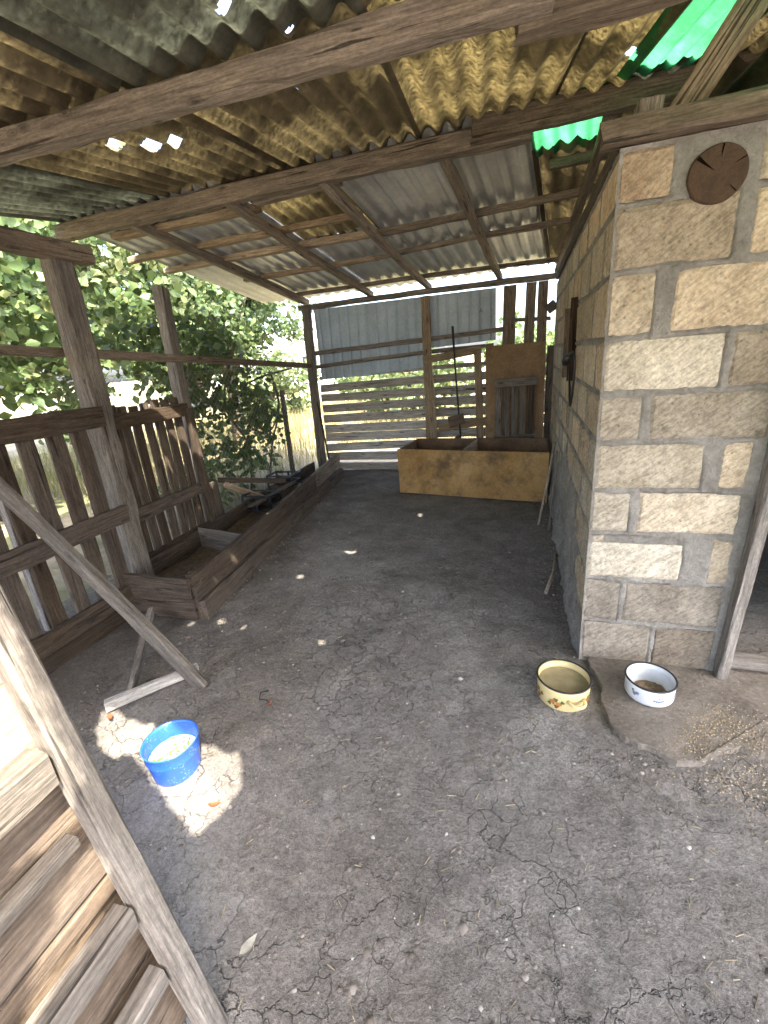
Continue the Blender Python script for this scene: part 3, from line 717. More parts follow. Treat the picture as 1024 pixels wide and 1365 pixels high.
board('divider', (-2.15, 3.9, 0.13), (-2.55, 3.95, 0.13), 0.22, 0.02, W_GATE, tr)
V = []; 
for j in range(31):
    for i in range(9):
        y = 1.86+3.3*j/30; xa = -1.85-0.125*(y-1.86); xb = xa-0.60
        V.append((xa+(xb-xa)*i/8, y, 0.075+0.03*noise.noise(Vector((i*.9, y*5, 1)))))
F = [(j*9+i, (j+1)*9+i, (j+1)*9+i+1, j*9+i+1)[::-1] for j in range(30) for i in range(8)]
tag(mesh_obj('trough_litter', V, F, simple('litter', (0.10, 0.07, 0.04), 0.95, 0, 0.4, 30, 0.8), None, smooth=True), 'brown soil and litter lying inside the long trough', 'litter')
tag(board('leaning_plank', (-2.78, 3.42, 0.44), (-2.40, 4.0, 0.28), 0.05, 0.025, W_DARK), 'dark thin plank leaning from the stake over the trough', 'plank')
tag(board('leaning_plank', (-2.72, 3.42, 0.40), (-2.48, 3.72, 0.16), 0.06, 0.02, W_PALE, up=(1, 0, 1)), 'pale short plank leaning below the dark thin plank', 'plank')
tag(board('loose_board', (-2.36, 3.30, 0.235), (-2.30, 3.95, 0.27), 0.12, 0.02, W_DARK, up=(1, 0, 0.3)), 'dark loose board resting across the long trough', 'board')
def crate(loc, label):
    t = thing('plastic_crate', label, 'crate', loc, 'black crates by the trough')
    x, y, z = loc
    for s in (0, 1):
        for h in (0.03, 0.10, 0.17):
            board('rib', (x-0.15, y-0.10+0.2*s, z+h), (x+0.15, y-0.10+0.2*s, z+h), 0.018, 0.012, BLACK, t)
            board('rib', (x-0.15+0.3*s, y-0.10, z+h), (x-0.15+0.3*s, y+0.10, z+h), 0.018, 0.012, BLACK, t)
    for sx in (-1, 0, 1):
        for sy in (-1, 1): board('corner', (x+0.15*sx, y+0.1*sy, z), (x+0.15*sx, y+0.1*sy, z+0.18), 0.02, 0.02, BLACK, t, up=(0, 1, 0))
crate((-2.42, 3.55, 0.10), 'black plastic crate inside the trough under the loose board')
crate((-2.50, 4.15, 0.14), 'black plastic crate inside the trough beyond the loose board')

# ------------------------------------------------------------------ chain link fence outside the posts
cf = thing('chain_link_fence', 'sagging wire mesh fence hung with vine outside the gate posts', 'fence', (-2.85, 3.8, 0))
def wire_mesh(x, y0, y1, z0, z1, pitch, parent):
    V, F = [], []
    def strand(a, b):
        a, b = Vector(a), Vector(b); d = (b-a).normalized(); n1 = d.orthogonal().normalized(); n2 = d.cross(n1); i0 = len(V)
        for p in (a, b):
            for k in range(3): V.append(tuple(p+0.0017*(math.cos(k*2.094)*n1+math.sin(k*2.094)*n2)))
        for k in range(3):
            k2 = (k+1) % 3; F.append((i0+k, i0+k2, i0+3+k2, i0+3+k))
    H_ = z1-z0; c = y0-H_
    while c < y1:
        for s in (1, -1):
            a, b = c, c+H_
            lo, hi = max(a, y0), min(b, y1)
            if hi > lo:
                za, zb = z0+(lo-a), z0+(hi-a)
                if s < 0: za, zb = z1-(lo-a), z1-(hi-a)
                strand((x+0.002*s, lo, za), (x+0.002*s, hi, zb))
        c += pitch
    return np_mesh('wire_mesh', V, F, WIRE, parent)
wire_mesh(-2.86, 2.15, 5.5, 0.12, 1.44, 0.062, cf)
board('mesh_post', (-2.90, 5.05, 0.0), (-2.90, 5.07, 1.15), 0.05, 0.05, W_GREY, cf, up=(0, 1, 0))
tube('top_wire', [(-2.86, 2.1, 1.45), (-2.86, 3.8, 1.435), (-2.86, 5.5, 1.45)], 0.002, WIRE, cf, 5)

# ------------------------------------------------------------------ back wall
YB = 5.5
bw = thing('back_wall', 'back wall of metal sheets over horizontal wooden slats with light between them', 'wall', (-1.2, YB, 0))
board('post', (-2.66, YB-0.03, -0.1), (-2.62, YB-0.03, 2.09), 0.10, 0.09, W_POST, bw, up=(1, 0, 0), jit=0.004)
board('post', (-1.13, YB-0.02, -0.1), (-1.115, YB-0.02, 2.06), 0.10, 0.07, W_PURLIN, bw, up=(1, 0, 0), jit=0.004)
board('top_beam', (-2.72, YB, 2.095), (0.42, YB, 2.105), 0.055, 0.09, W_GREY, bw, jit=0.004)
board('rail', (-2.62, YB+0.02, 1.555), (-0.2, YB+0.02, 1.635), 0.05, 0.03, W_GREY, bw, jit=0.003)
board('rail', (-2.62, YB+0.02, 1.385), (-0.35, YB+0.02, 1.475), 0.045, 0.03, W_GREY, bw, jit=0.003)
def wallsheet(x0, x1, z0a, z0b, z1, y):
    pitch = 0.125; n = int((x1-x0)/pitch*10); V, F = [], []
    for j in range(5):
        for i in range(n+1):
            x = x0+(x1-x0)*i/n; ph = (x/pitch) % 1
            d = 0.012 if ph < 0.10 else (0.006 if ph < 0.16 or ph > 0.94 else 0.0)
            zb = z0a+(z0b-z0a)*i/n
            V.append((x, y+d+0.004*noise.noise(Vector((x*2, j*1.0, 3))), zb+(z1-zb)*j/4))
    F = [(j*(n+1)+i, j*(n+1)+i+1, (j+1)*(n+1)+i+1, (j+1)*(n+1)+i) for j in range(4) for i in range(n)]
    c = Vector(((x0+x1)/2, y, z1)); np_mesh('metal_sheet', np.array(V)-np.array(c), F, ZINC_B, bw, Matrix.Translation(c))
wallsheet(-2.555, -1.80, 1.22, 1.25, 2.07, YB+0.045); wallsheet(-1.83, -1.12, 1.255, 1.29, 2.07, YB+0.050)
wallsheet(-1.10, -0.33, 1.50, 1.53, 2.07, YB+0.045)
zs = [0.06, 0.20, 0.325, 0.455, 0.585, 0.715, 0.85, 0.985, 1.12, 1.25]
for k, z in enumerate(zs):
    hh = 0.102+random.uniform(-0.010, 0.010) if k < 9 else 0.045
    dz = random.uniform(-0.012, 0.012)
    board('slat', (-2.60, YB+0.075, z+dz), (0.25, YB+0.075, z-dz+0.02), hh, 0.02, W_SLAT, bw, jit=0.004)
for x, wd in ((-0.185, 0.135), (0.035, 0.105), (0.155, 0.10)):
    board('upright_board', (x, YB-0.005, 0.0), (x+0.005, YB-0.005, 2.07), wd, 0.022, W_BEAM, bw, up=(1, 0, 0), jit=0.004)
board('upright_board', (0.275, YB-0.03, 0.0), (0.275, YB-0.03, 1.42), 0.10, 0.022, W_GREY, bw, up=(1, 0, 0))
board('rail', (-0.2, YB+0.03, 1.72), (0.25, YB+0.03, 1.70), 0.04, 0.03, W_GREY, bw)

# ------------------------------------------------------------------ things by the back wall
def osb(name, c1, c2, c3, stainc):
    m, n, b = mat_new(name); v, _ = coords(n, rnd=False)
    a = noise_(n, v, 2.2, 5, 0.65, 0.5); f = noise_(n, v, 55, 4, 0.7)
    c = ramp(n, a, [(0.3, c1), (0.5, c2), (0.7, c3)]).outputs[0]
    c = mix(n, c, ramp(n, f, [(0.3, 0.6), (0.66, 1.1)]).outputs[0], 0.6, 'MULTIPLY')
    c = mix(n, c, stainc, ramp(n, noise_(n, v, 3.1, 6, 0.75), [(0.47, 0.0), (0.66, 0.85)]).outputs[0])
    n.links.new(c, b.inputs['Base Color']); b.inputs['Roughness'].default_value = 0.85; b.inputs['Specular IOR Level'].default_value = 0.2
    bump(n, b, f, 0.4, 0.005); return m
OCHRE = osb('worn_ochre_board', (0.27, 0.15, 0.055), (0.39, 0.235, 0.088), (0.47, 0.31, 0.14), (0.10, 0.072, 0.043))
CHIP = osb('particle_board', (0.25, 0.165, 0.09), (0.31, 0.21, 0.12), (0.36, 0.25, 0.15), (0.17, 0.11, 0.06))
BRN = osb('brown_lining', (0.16, 0.095, 0.055), (0.20, 0.125, 0.075), (0.25, 0.16, 0.10), (0.09, 0.06, 0.04))
FL, FR, BL, BR = Vector((-1.285, 4.50, 0)), Vector((0.232, 4.225, 0)), Vector((-1.215, 5.10, 0)), Vector((0.25, 4.90, 0))
bx = thing('storage_box', 'long open topped box with worn ochre front and one inner divider', 'box', (-0.5, 4.4, 0))
def up_panel(name, a, b, z0, z1, t, mat, parent): return board(name, a+Vector((0, 0, (z0+z1)/2)), b+Vector((0, 0, (z0+z1)/2)), z1-z0, t, mat, parent, jit=0.0015, ch=0.2)
up_panel('front_panel', FL, FR, 0.012, 0.495, 0.02, OCHRE, bx)
iy = Vector((0.01, 0.02, 0))
up_panel('back_panel', BL, BR, 0.01, 0.50, 0.02, BRN, bx)
up_panel('side_panel', FL+Vector((0.014, 0.012, 0)), BL+Vector((0.012, -0.012, 0)), 0.01, 0.492, 0.02, BRN, bx)
up_panel('side_panel', FR+Vector((-0.012, 0.012, 0)), BR+Vector((-0.012, -0.012, 0)), 0.01, 0.492, 0.02, BRN, bx)
dv0, dv1 = FL.lerp(FR, 0.475)+Vector((0, 0.012, 0)), BL.lerp(BR, 0.49)+Vector((0, -0.012, 0))
up_panel('divider', dv0, dv1, 0.03, 0.498, 0.03, W_PALE, bx)
mesh_obj('bottom_panel', [FL+Vector((0, 0, .03)), FR+Vector((0, 0, .03)), BR+Vector((0, 0, .03)), BL+Vector((0, 0, .03))], [(0, 1, 2, 3)], BRN, bx)

tag(board('particle_board', (-0.105, 5.22, 0.01), (-0.11, 5.36, 1.465), 0.635, 0.018, CHIP, up=(1, 0, 0), jit=0.002), 'tall tan particle board leaning on the back wall behind the ochre box', 'board')
sg = thing('hatch_cover', 'small grey hatch cover of upright slats leaning on the tan particle board', 'hatch cover', (-0.1, 5.15, 0))
for k, x in enumerate((-0.275, -0.185, -0.10, -0.012, 0.075)):
    board('slat', (x, 5.145, 0.02), (x-0.003, 5.245, 1.06), 0.066, 0.018, (W_POST, W_GREY, W_GREY, W_GREY, W_DARK)[k], sg, up=(1, 0, 0))
board('rail', (-0.325, 5.222, 1.065), (0.125, 5.222, 1.075), 0.085, 0.022, W_GREY, sg)
board('rail', (-0.325, 5.168, 0.47), (0.125, 5.168, 0.47), 0.06, 0.022, W_GREY, sg)
st = thing('wooden_stand', 'rough wooden stand of two uprights and two slanting planks behind the ochre box', 'stand', (-0.75, 5.2, 0))
board('leg', (-1.02, 5.30, 0.0), (-1.085, 5.34, 1.40), 0.085, 0.03, W_PURLIN, st, up=(1, 0, 0))
board('leg', (-0.475, 5.28, 0.0), (-0.515, 5.32, 1.44), 0.08, 0.03, W_PURLIN, st, up=(1, 0, 0))
board('cross_plank', (-1.13, 5.27, 1.365), (-0.47, 5.27, 1.44), 0.085, 0.025, W_PURLIN, st)
board('cross_plank', (-0.97, 5.24, 0.585), (-0.43, 5.24, 0.655), 0.085, 0.03, W_PURLIN, st)
tag(board('wood_offcut', (-0.84, 5.20, 0.665), (-0.66, 5.21, 0.70), 0.12, 0.05, W_BROWN), 'dark wood offcut lying on the lower plank of the wooden stand', 'wood')
tag(board('wood_offcut', (-0.93, 5.18, 0.30), (-0.72, 5.20, 0.50), 0.06, 0.04, W_BROWN, up=(0, 1, 0)), 'slanting wood offcut below the lower plank of the stand', 'wood')
tag(tube('iron_rod', [(-0.675, 5.16, 0.02), (-0.71, 5.19, 0.6), (-0.755, 5.22, 1.30), (-0.775, 5.235, 1.70)], [0.011, 0.011, 0.011, 0.014], IRON), 'dark iron rod standing upright through the wooden stand', 'rod')
tag(tube('leaning_stick', [(0.14, 3.655, 0.0), (0.20, 3.74, 0.34), (0.245, 3.82, 0.67)], 0.011, TWIG), 'thin pale stick leaning on the block wall beside the ochre box', 'stick')
tag(tube('lying_stick', [(0.152, 2.48, 0.016), (0.21, 2.74, 0.03), (0.235, 2.98, 0.05)], 0.011, TWIG), 'short pale stick lying at the foot of the block wall', 'stick')
tag(board('leaning_lath', (0.215, 3.55, 0.0), (0.262, 3.70, 0.62), 0.035, 0.012, W_GREY, up=(0, 1, 0)), 'narrow grey lath leaning on the block wall near the thin stick', 'lath')
tag(board('leaning_lath', (-2.47, 5.34, 0.0), (-2.60, 5.42, 0.95), 0.02, 0.015, W_DARK, up=(1, 0, 0)), 'dark lath leaning in the corner of the back wall over the trough', 'lath')
# cable with bare lamp holder on the side wall
cb = thing('cable', 'black cable looping down the block wall with a lamp holder on its end', 'cable', (0.26, 2.9, 1.4))
pts = [(0.262, 3.02, 1.60), (0.258, 3.04, 1.45), (0.25, 3.0, 1.32), (0.255, 2.92, 1.17), (0.25, 2.78, 1.08), (0.25, 2.70, 1.12), (0.252, 2.66, 1.24), (0.25, 2.655, 1.33), (0.24, 2.68, 1.365), (0.225, 2.73, 1.35)]
def spline(p, n=6):
    p = [Vector(q) for q in p]; out = []
    for i in range(len(p)-1):
        a, b, c, d = p[max(i-1, 0)], p[i], p[i+1], p[min(i+2, len(p)-1)]
        for k in range(n):
            t = k/n; out.append(0.5*((2*b)+(-a+c)*t+(2*a-5*b+4*c-d)*t*t+(-a+3*b-3*c+d)*t**3))
    return out+[p[-1]]
tube('wire', spline(pts), 0.0065, BLACK, cb, 6)
tube('lamp_holder', [(0.226, 2.728, 1.351), (0.222, 2.745, 1.338), (0.217, 2.765, 1.322), (0.212, 2.785, 1.308)], [0.008, 0.022, 0.026, 0.018], BLACK, cb, 10)
lm = thing('wall_lamp', 'small black square lamp on the far corner of the block wall', 'lamp', (0.24, 5.05, 1.75))
board('housing', (0.20, 5.05, 1.75), (0.27, 5.03, 1.80), 0.085, 0.06, BLACK, lm)
board('bracket', (0.255, 5.05, 1.78), (0.295, 5.05, 1.78), 0.03, 0.03, IRON, lm)

# ------------------------------------------------------------------ half-open board gate beside the camera
og = thing('board_gate', 'half open grey wooden gate with stile and rails catching the sun', 'gate', (-0.62, 0.4, 0))
def gx(z): return -0.630-0.160*z
board('stile', (gx(-0.02), 0.392, -0.02), (gx(1.24), 0.392, 1.24), 0.046, 0.044, W_POST, og, up=(0, 1, 0), jit=0.0016)
for (z, hh, th, y0, y1, mt) in ((0.785, 0.075, 0.06, -0.75, 0.362, W_POST), (0.415, 0.055, 0.05, -0.75, 0.362, W_POST), (0.24, 0.045, 0.045, -0.75, 0.362, W_GREY)):
    board('rail', (gx(z)-0.018, y0, z), (gx(z)-0.018, y1, z+0.004), hh, th, mt, og, jit=0.0015)
board('batten', (gx(0.60)-0.045, -0.75, 0.59), (gx(0.60)-0.045, 0.36, 0.615), 0.03, 0.032, W_POST, og, jit=0.0015)
for (z0, z1, mt) in ((0.02, 0.245, W_BROWN), (0.25, 0.47, W_BROWN), (0.475, 0.80, W_BROWN), (0.805, 0.97, W_PALE), (0.975, 1.23, W_PALE)):
    zc = (z0+z1)/2
    of = 0.035 if mt is W_PALE else 0.072
    board('plank', (gx(zc)-of, -0.78, zc), (gx(zc)-of, 0.413, zc), z1-z0, 0.018, mt, og, up=(-0.160, 0, 1), jit=0.0015)

# ------------------------------------------------------------------ enamel pots
def enamel(name, col, speck=None, chip=0.5, rough=0.3):
    m, n, b = mat_new(name); v, _ = coords(n, rnd=False)
    a = noise_(n, v, 14, 5, 0.7)
    c = ramp(n, a, [(0.3, tuple(x*0.8 for x in col)), (0.65, col)]).outputs[0]
    if speck:
        vo = N(n, 'ShaderNodeTexVoronoi', Scale=95.0); n.links.new(v, vo.inputs['Vector'])
        s = math_(n, 'MULTIPLY', ramp(n, vo.outputs['Distance'], [(0.18, 1.0), (0.32, 0.0)]).outputs[0], ramp(n, noise_(n, v, 22, 4), [(0.45, 0.0), (0.58, 1.0)]).outputs[0])
        c = mix(n, c, speck, math_(n, 'MULTIPLY', s, 0.45))
    # grime and chips
    c = mix(n, c, tuple(x*0.45 for x in col), math_(n, 'MULTIPLY', ramp(n, noise_(n, v, 7, 5, 0.7), [(0.5, 0.0), (0.75, 1.0)]).outputs[0], 0.6))
    c = mix(n, c, (0.05, 0.04, 0.035), math_(n, 'MULTIPLY', ramp(n, noise_(n, v, 26, 3, 0.6), [(0.69, 0.0), (0.72, 1.0)]).outputs[0], chip))
    n.links.new(c, b.inputs['Base Color']); b.inputs['Roughness'].default_value = rough; return m
CREAM = enamel('cream_enamel', (0.72, 0.58, 0.28)); WHITE = enamel('white_enamel', (0.74, 0.76, 0.78), None, 0.3)
BLUE = enamel('blue_enamel', (0.03, 0.13, 0.58), (0.35, 0.48, 0.80), 0.1, 0.3)
RIM = simple('dark_rim', (0.03, 0.028, 0.027), 0.5, 0.2, 0.3, 60, 0.1)
def pot(name, label, loc, r, h, mat, tilt=(0, 0), taper=0.96, handles=(), bead=0.004):
    t = thing(name, label, 'pot', loc); rb = r*taper
    prof = [(0.0, 0.003), (rb-0.02, 0.002), (rb-0.006, 0.004), (rb, 0.013), (r-0.001, h*0.7), (r, h-0.004), (r-0.004, h-0.002), (r-0.006, h*0.7), (rb-0.006, 0.016), (rb-0.02, 0.008), (0.0, 0.008)]
    body = lathe('body', prof, mat, t, loc, 48, tilt)
    mw = WM[body.name]
    rp = [(r+bead*math.cos(a), h-0.001+bead*math.sin(a)) for a in np.linspace(0, 2*math.pi, 9)]
    V, F = [], []; sg_, m_ = 48, 9
    for k in range(sg_):
        th = 2*math.pi*k/sg_
        for rr, z in rp: V.append((rr*math.cos(th), rr*math.sin(th), z))
    for k in range(sg_):
        k2 = (k+1) % sg_
        for j in range(m_-1): F.append((k*m_+j, k2*m_+j, k2*m_+j+1, k*m_+j+1))
    mesh_obj('rim', V, F, RIM if mat is not BLUE else mat, t, mw, True)
    for a in handles:
        P = []
        for k in range(11):
            f = k/10; an = a+(f-0.5)*0.62; rr = r-0.002+0.034*math.sin(math.pi*f)**0.6
            P.append(mw @ Vector((rr*math.cos(an), rr*math.sin(an), h*0.62-0.004*math.sin(math.pi*f))))
        tube('handle', P, 0.007, mat, t, 8)
    return t, mw
def disc(name, label, cat, mw, r, z, mat, bumpy=0.0, off=(0, 0)):
    V = [(off[0], off[1], z+bumpy)]; F = []; n = 36; rings = 5
    for q in range(1, rings+1):
        for k in range(n):
            th = 2*math.pi*k/n; rr = r*q/rings
            V.append((off[0]+rr*math.cos(th), off[1]+rr*math.sin(th), z+bumpy*(1-(q/rings)**2)+bumpy*0.6*noise.noise(Vector((rr*60*math.cos(th), rr*60*math.sin(th), 3)))))
    for k in range(n):
        k2 = (k+1) % n; F.append((0, 1+k, 1+k2))
        for q in range(rings-1): F.append((1+q*n+k, 1+(q+1)*n+k, 1+(q+1)*n+k2, 1+q*n+k2))
    return tag(mesh_obj(name, V, F, mat, None, mw, True), label, cat)
def decal(parent, mw, r, ang, z, items):
    """flowers printed on the enamel: small thin patches that follow the curve of the pot"""
    for (du, dz, s, mat) in items:
        V = [None]; n = 9; V = []
        for k in range(n):
            th = 2*math.pi*k/n; q = s*(1+0.25*math.sin(3*th+du*90)); a = ang+(du+q*math.cos(th))/r
            V.append(((r+0.0012)*math.cos(a), (r+0.0012)*math.sin(a), z+dz+q*math.sin(th)))
        mesh_obj('flower_print', V, [tuple(range(n))], mat, parent, mw)
PR_O = simple('print_orange', (0.42, 0.17, 0.05), 0.4, 0, 0.2); PR_G = simple('print_green', (0.07, 0.14, 0.04), 0.4, 0, 0.2)
PR_D = simple('print_brown', (0.16, 0.07, 0.03), 0.4, 0, 0.2); PR_B = simple('print_blue_grey', (0.16, 0.20, 0.32), 0.4, 0, 0.2)
zg = ground_z(0.185, 1.63)
yp, ymw = pot('cooking_pot', 'cream enamel pot filled with murky water standing on bare earth', (0.187, 1.632, 0.0), 0.104, 0.108, CREAM, (0, 0.0), 0.97, handles=(math.radians(-66), math.radians(114)))
for a in (200, 250, 330): 
    decal(yp, ymw, 0.1025, math.radians(a), 0.045, [(-0.012, 0.004, 0.012, PR_O), (0.012, -0.002, 0.011, PR_O), (0.0, 0.016, 0.009, PR_G), (-0.024, -0.008, 0.008, PR_G), (0.026, 0.010, 0.008, PR_G), (0.004, -0.014, 0.009, PR_D)])
m, n, b = mat_new('murky_water'); b.inputs['Base Color'].default_value = (0.26, 0.215, 0.105, 1); b.inputs['Roughness'].default_value = 0.06; b.inputs['IOR'].default_value = 1.33
v, _ = coords(n, rnd=False); n.links.new(ramp(n, noise_(n, v, 18, 4), [(0.3, (0.27, 0.225, 0.125)), (0.7, (0.38, 0.32, 0.19))]).outputs[0], b.inputs['Base Color'])
disc('water', 'murky yellow water inside the cream enamel pot', 'water', ymw, 0.0985, 0.076, m)
wp, wmw = pot('cooking_pot', 'white enamel pot with a dark rim standing on the concrete slab', (0.517, 1.685, 0.031), 0.090, 0.084, WHITE, (0, 0), 0.98, handles=())
decal(wp, wmw, 0.0895, math.radians(222), 0.044, [(0, 0, 0.009, PR_B), (0.012, 0.006, 0.006, PR_B), (-0.008, 0.012, 0.005, PR_G)])
decal(wp, wmw, 0.0895, math.radians(330), 0.040, [(0, 0, 0.007, PR_B), (0.010, 0.008, 0.005, PR_D)])
decal(wp, wmw, 0.0895, math.radians(278), 0.040, [(-0.016, 0, 0.004, PR_B), (-0.008, -0.002, 0.004, PR_B), (0.0, -0.003, 0.004, PR_B), (0.008, -0.002, 0.004, PR_B), (0.016, 0.0, 0.004, PR_B), (0.0, 0.012, 0.003, PR_B), (0.01, 0.013, 0.003, PR_B)])
FEED = simple('feed_mash', (0.27, 0.19, 0.115), 0.9, 0, 0.45, 90, 0.9)
disc('feed', 'brown feed left inside the white enamel pot', 'feed', wmw, 0.066, 0.010, FEED, 0.012, (0.008, 0.005))
bp = thing('enamel_pail', 'bright blue speckled enamel pail standing in the patch of sun', 'pail', (-1.212, 0.945, 0.0))
pr = [(0.0, 0.004), (0.070, 0.003), (0.080, 0.008), (0.084, 0.02), (0.090, 0.085), (0.093, 0.092), (0.0945, 0.100), (0.094, 0.135), (0.0985, 0.142), (0.0985, 0.146), (0.094, 0.144), (0.0905, 0.134), (0.0905, 0.10), (0.081, 0.02), (0.07, 0.010), (0.0, 0.009)]
body = lathe('body', pr, BLUE, bp, (-1.212, 0.945, 0.0), 48)
bmw = WM[body.name]
SCR = simple('scraps', (0.28, 0.33, 0.38), 0.8, 0, 0.5, 60, 0.7)
disc('food_scraps', 'pale wet food scraps inside the blue pail', 'food', bmw, 0.086, 0.082, SCR, 0.006)
V, F = [], []
for k in range(26):
    a = random.uniform(0, 6.28); r = 0.075*math.sqrt(random.random()); c = Vector((r*math.cos(a), r*math.sin(a), 0.090)); th = random.uniform(0, 3.14)
    d = Vector((math.cos(th), math.sin(th), random.uniform(-.2, .2)))*random.uniform(.008, .018); e = Vector((-d.y, d.x, 0.003))*0.35; i0 = len(V)
    V += [tuple(c-d), tuple(c+e), tuple(c+d), tuple(c-e)]; F.append((i0, i0+1, i0+2, i0+3))
tag(mesh_obj('peelings', V, F, simple('peel_green', (0.10, 0.17, 0.04), 0.7, 0, 0.5), None, bmw), 'green vegetable peelings on the scraps in the blue pail', 'peelings')

# ------------------------------------------------------------------ loose litter on the floor
def leafshape(name, label, cat, loc, size, mat, rot, curl=0.3):
    V, F = [], []
    for i in range(9):
        f = i/8; wd = math.sin(math.pi*f**0.8)*0.42+0.01; zc = curl*size*(f-0.5)**2
        for s in (-1, 0, 1): V.append(((f-0.5)*size, s*wd*size*0.5, zc+abs(s)*curl*size*0.25*wd+0.003))
    for i in range(8):
        for s in range(2): a = i*3+s; F.append((a, a+3, a+4, a+1))
    mw = Matrix.Translation(loc) @ Matrix.Rotation(rot, 4, 'Z')
    return tag(mesh_obj(name, V, F, mat, None, mw, True), label, cat)
DRYLEAF = simple('dry_leaf', (0.42, 0.40, 0.33), 0.8, 0, 0.25, 40, 0.3); REDLEAF = simple('red_leaf', (0.30, 0.075, 0.03), 0.7, 0, 0.35, 40, 0.3)
leafshape('fallen_leaf', 'pale dry leaf on the earth near the sunlit wooden gate', 'leaf', (-0.64, 0.545, 0.006), 0.055, DRYLEAF, 1.2)
leafshape('fallen_leaf', 'reddish curled leaf at the edge of the sun patch below the pail', 'leaf', (-0.975, 0.85, 0.006), 0.045, REDLEAF, 0.4, 0.9)
leafshape('fallen_leaf', 'red scrap in the sun patch beside the pale floor stick', 'leaf', (-1.70, 1.085, 0.012), 0.05, REDLEAF, -0.6, 0.5)
leafshape('fallen_leaf', 'brown leaf lying beside the bent wire on open earth', 'leaf', (-1.03, 1.31, 0.008), 0.035, REDLEAF, 2.0, 0.8)
tag(tube('bent_wire', [(-1.03, 1.31, .008), (-1.06, 1.33, .012), (-1.10, 1.33, .010), (-1.115, 1.365, .014), (-1.09, 1.39, .008)], 0.003, IRON), 'small bent wire on open earth beyond the blue pail', 'wire')

def scatter_stuff(name, label, n, mat, gen):
    V, F = [], []
    for _ in range(n): gen(V, F)
    o = np_mesh(name, V, np.array(F), mat); kind(o, 'stuff'); o['label'] = label; return o
def rnd_floor():
    while True:
        x = random.uniform(-2.0, 1.7); y = random.uniform(0.2, 5.3)
        if random.random() > 1.1-0.16*y: continue
        if x < -1.80-0.12*(y-1.8) and y > 1.8: continue
        if x > 0.25 and y > 1.4: continue
        return x, y
def pebble(V, F, xy=None, s=None, zoff=0.0):
    x, y = xy or rnd_floor(); s = s or (0.0011+0.0030*random.random()**2.2)*(2.3 if random.random() < 0.02 else 1)
    z = ground_z(x, y)+zoff; i0 = len(V); a0 = random.uniform(0, 6.28)
    for k in range(5):
        a = a0+k*1.2566; q = s*random.uniform(0.75, 1.25); V.append((x+q*math.cos(a), y+q*math.sin(a), z-0.001))
    V.append((x+s*0.2, y, z+s*random.uniform(0.5, 1.0)))
    for k in range(5): F.append((i0+k, i0+(k+1) % 5, i0+5))
def island_mat(name, stops, rough=0.9):
    m, n, b = mat_new(name); g = n.nodes.new('ShaderNodeNewGeometry')
    n.links.new(ramp(n, g.outputs['Random Per Island'], stops).outputs[0], b.inputs['Base Color']); b.inputs['Roughness'].default_value = rough
    b.inputs['Specular IOR Level'].default_value = 0.2; return m
scatter_stuff('gravel', 'small pebbles and crumbs strewn over the trodden earth', 10000, island_mat('gravel_mat', [(0.0, (0.09, 0.075, 0.062)), (0.6, (0.20, 0.175, 0.15)), (0.9, (0.36, 0.325, 0.28)), (1.0, (0.60, 0.55, 0.47))]), pebble)
def clod(V, F): pebble(V, F, None, random.uniform(0.004, 0.011)*(1 if random.random() < 0.93 else 1.6), -0.002)
scatter_stuff('earth_clods', 'crumbled clods of dried earth lying on the trodden floor', 2600, island_mat('clod_mat', [(0.0, (0.12, 0.10, 0.083)), (0.7, (0.20, 0.175, 0.15)), (0.93, (0.29, 0.262, 0.23)), (1.0, (0.42, 0.40, 0.36))]), clod)
def foot_clod(V, F):
    k = random.random()
    if k < 0.4: y = random.uniform(1.9, 4.9); x = XS-0.02-abs(random.gauss(0, 0.06))
    elif k < 0.7: y = random.uniform(1.9, 5.1); x = -1.80-0.128*(y-1.87)+abs(random.gauss(0, 0.05))
    elif k < 0.85: f_ = random.random(); x = -1.285+1.5*f_; y = 4.48-0.275*f_-abs(random.gauss(0, 0.05))
    else: x = random.uniform(0.2, 1.0); y = 1.37+0.12*max(0, x-0.6)-abs(random.gauss(0, 0.04))
    pebble(V, F, (x, y), 0.002+0.008*random.random()**2, -0.001)
scatter_stuff('rubble', 'crumbs of mortar and earth gathered along the foot of wall, trough and box', 2200, island_mat('rubble_mat', [(0.0, (0.10, 0.085, 0.07)), (0.6, (0.20, 0.18, 0.155)), (1.0, (0.42, 0.38, 0.32))]), foot_clod)
def straw(V, F):
    x, y = rnd_floor(); L_ = random.uniform(0.008, 0.035); a = random.uniform(0, 6.28); r = random.uniform(0.0006, 0.0013)
    z = ground_z(x, y)+0.003; i0 = len(V); dx, dy = math.cos(a)*L_/2, math.sin(a)*L_/2; px, py = -math.sin(a)*r, math.cos(a)*r; t = random.uniform(-.003, .004)
    for s in (-1, 1): V += [(x+s*dx+px, y+s*dy+py, z+s*t), (x+s*dx-px, y+s*dy-py, z+s*t), (x+s*dx, y+s*dy, z+s*t+2*r)]
    for k in range(3): F.append((i0+k, i0+(k+1) % 3, i0+3+(k+1) % 3)); F.append((i0+k, i0+3+(k+1) % 3, i0+3+k))
scatter_stuff('straw', 'bits of straw strewn over the trodden earth', 900, island_mat('straw_mat', [(0.0, (0.16, 0.12, 0.07)), (1.0, (0.44, 0.37, 0.23))]), straw)
HEAPS = [(0.62, 1.55, 0.05), (0.75, 1.50, 0.07), (0.70, 1.62, 0.06), (0.85, 1.55, 0.09), (0.68, 1.33, 0.07), (0.90, 1.36, 0.08), (0.70, 1.52, 0.17), (0.58, 1.46, 0.05)]
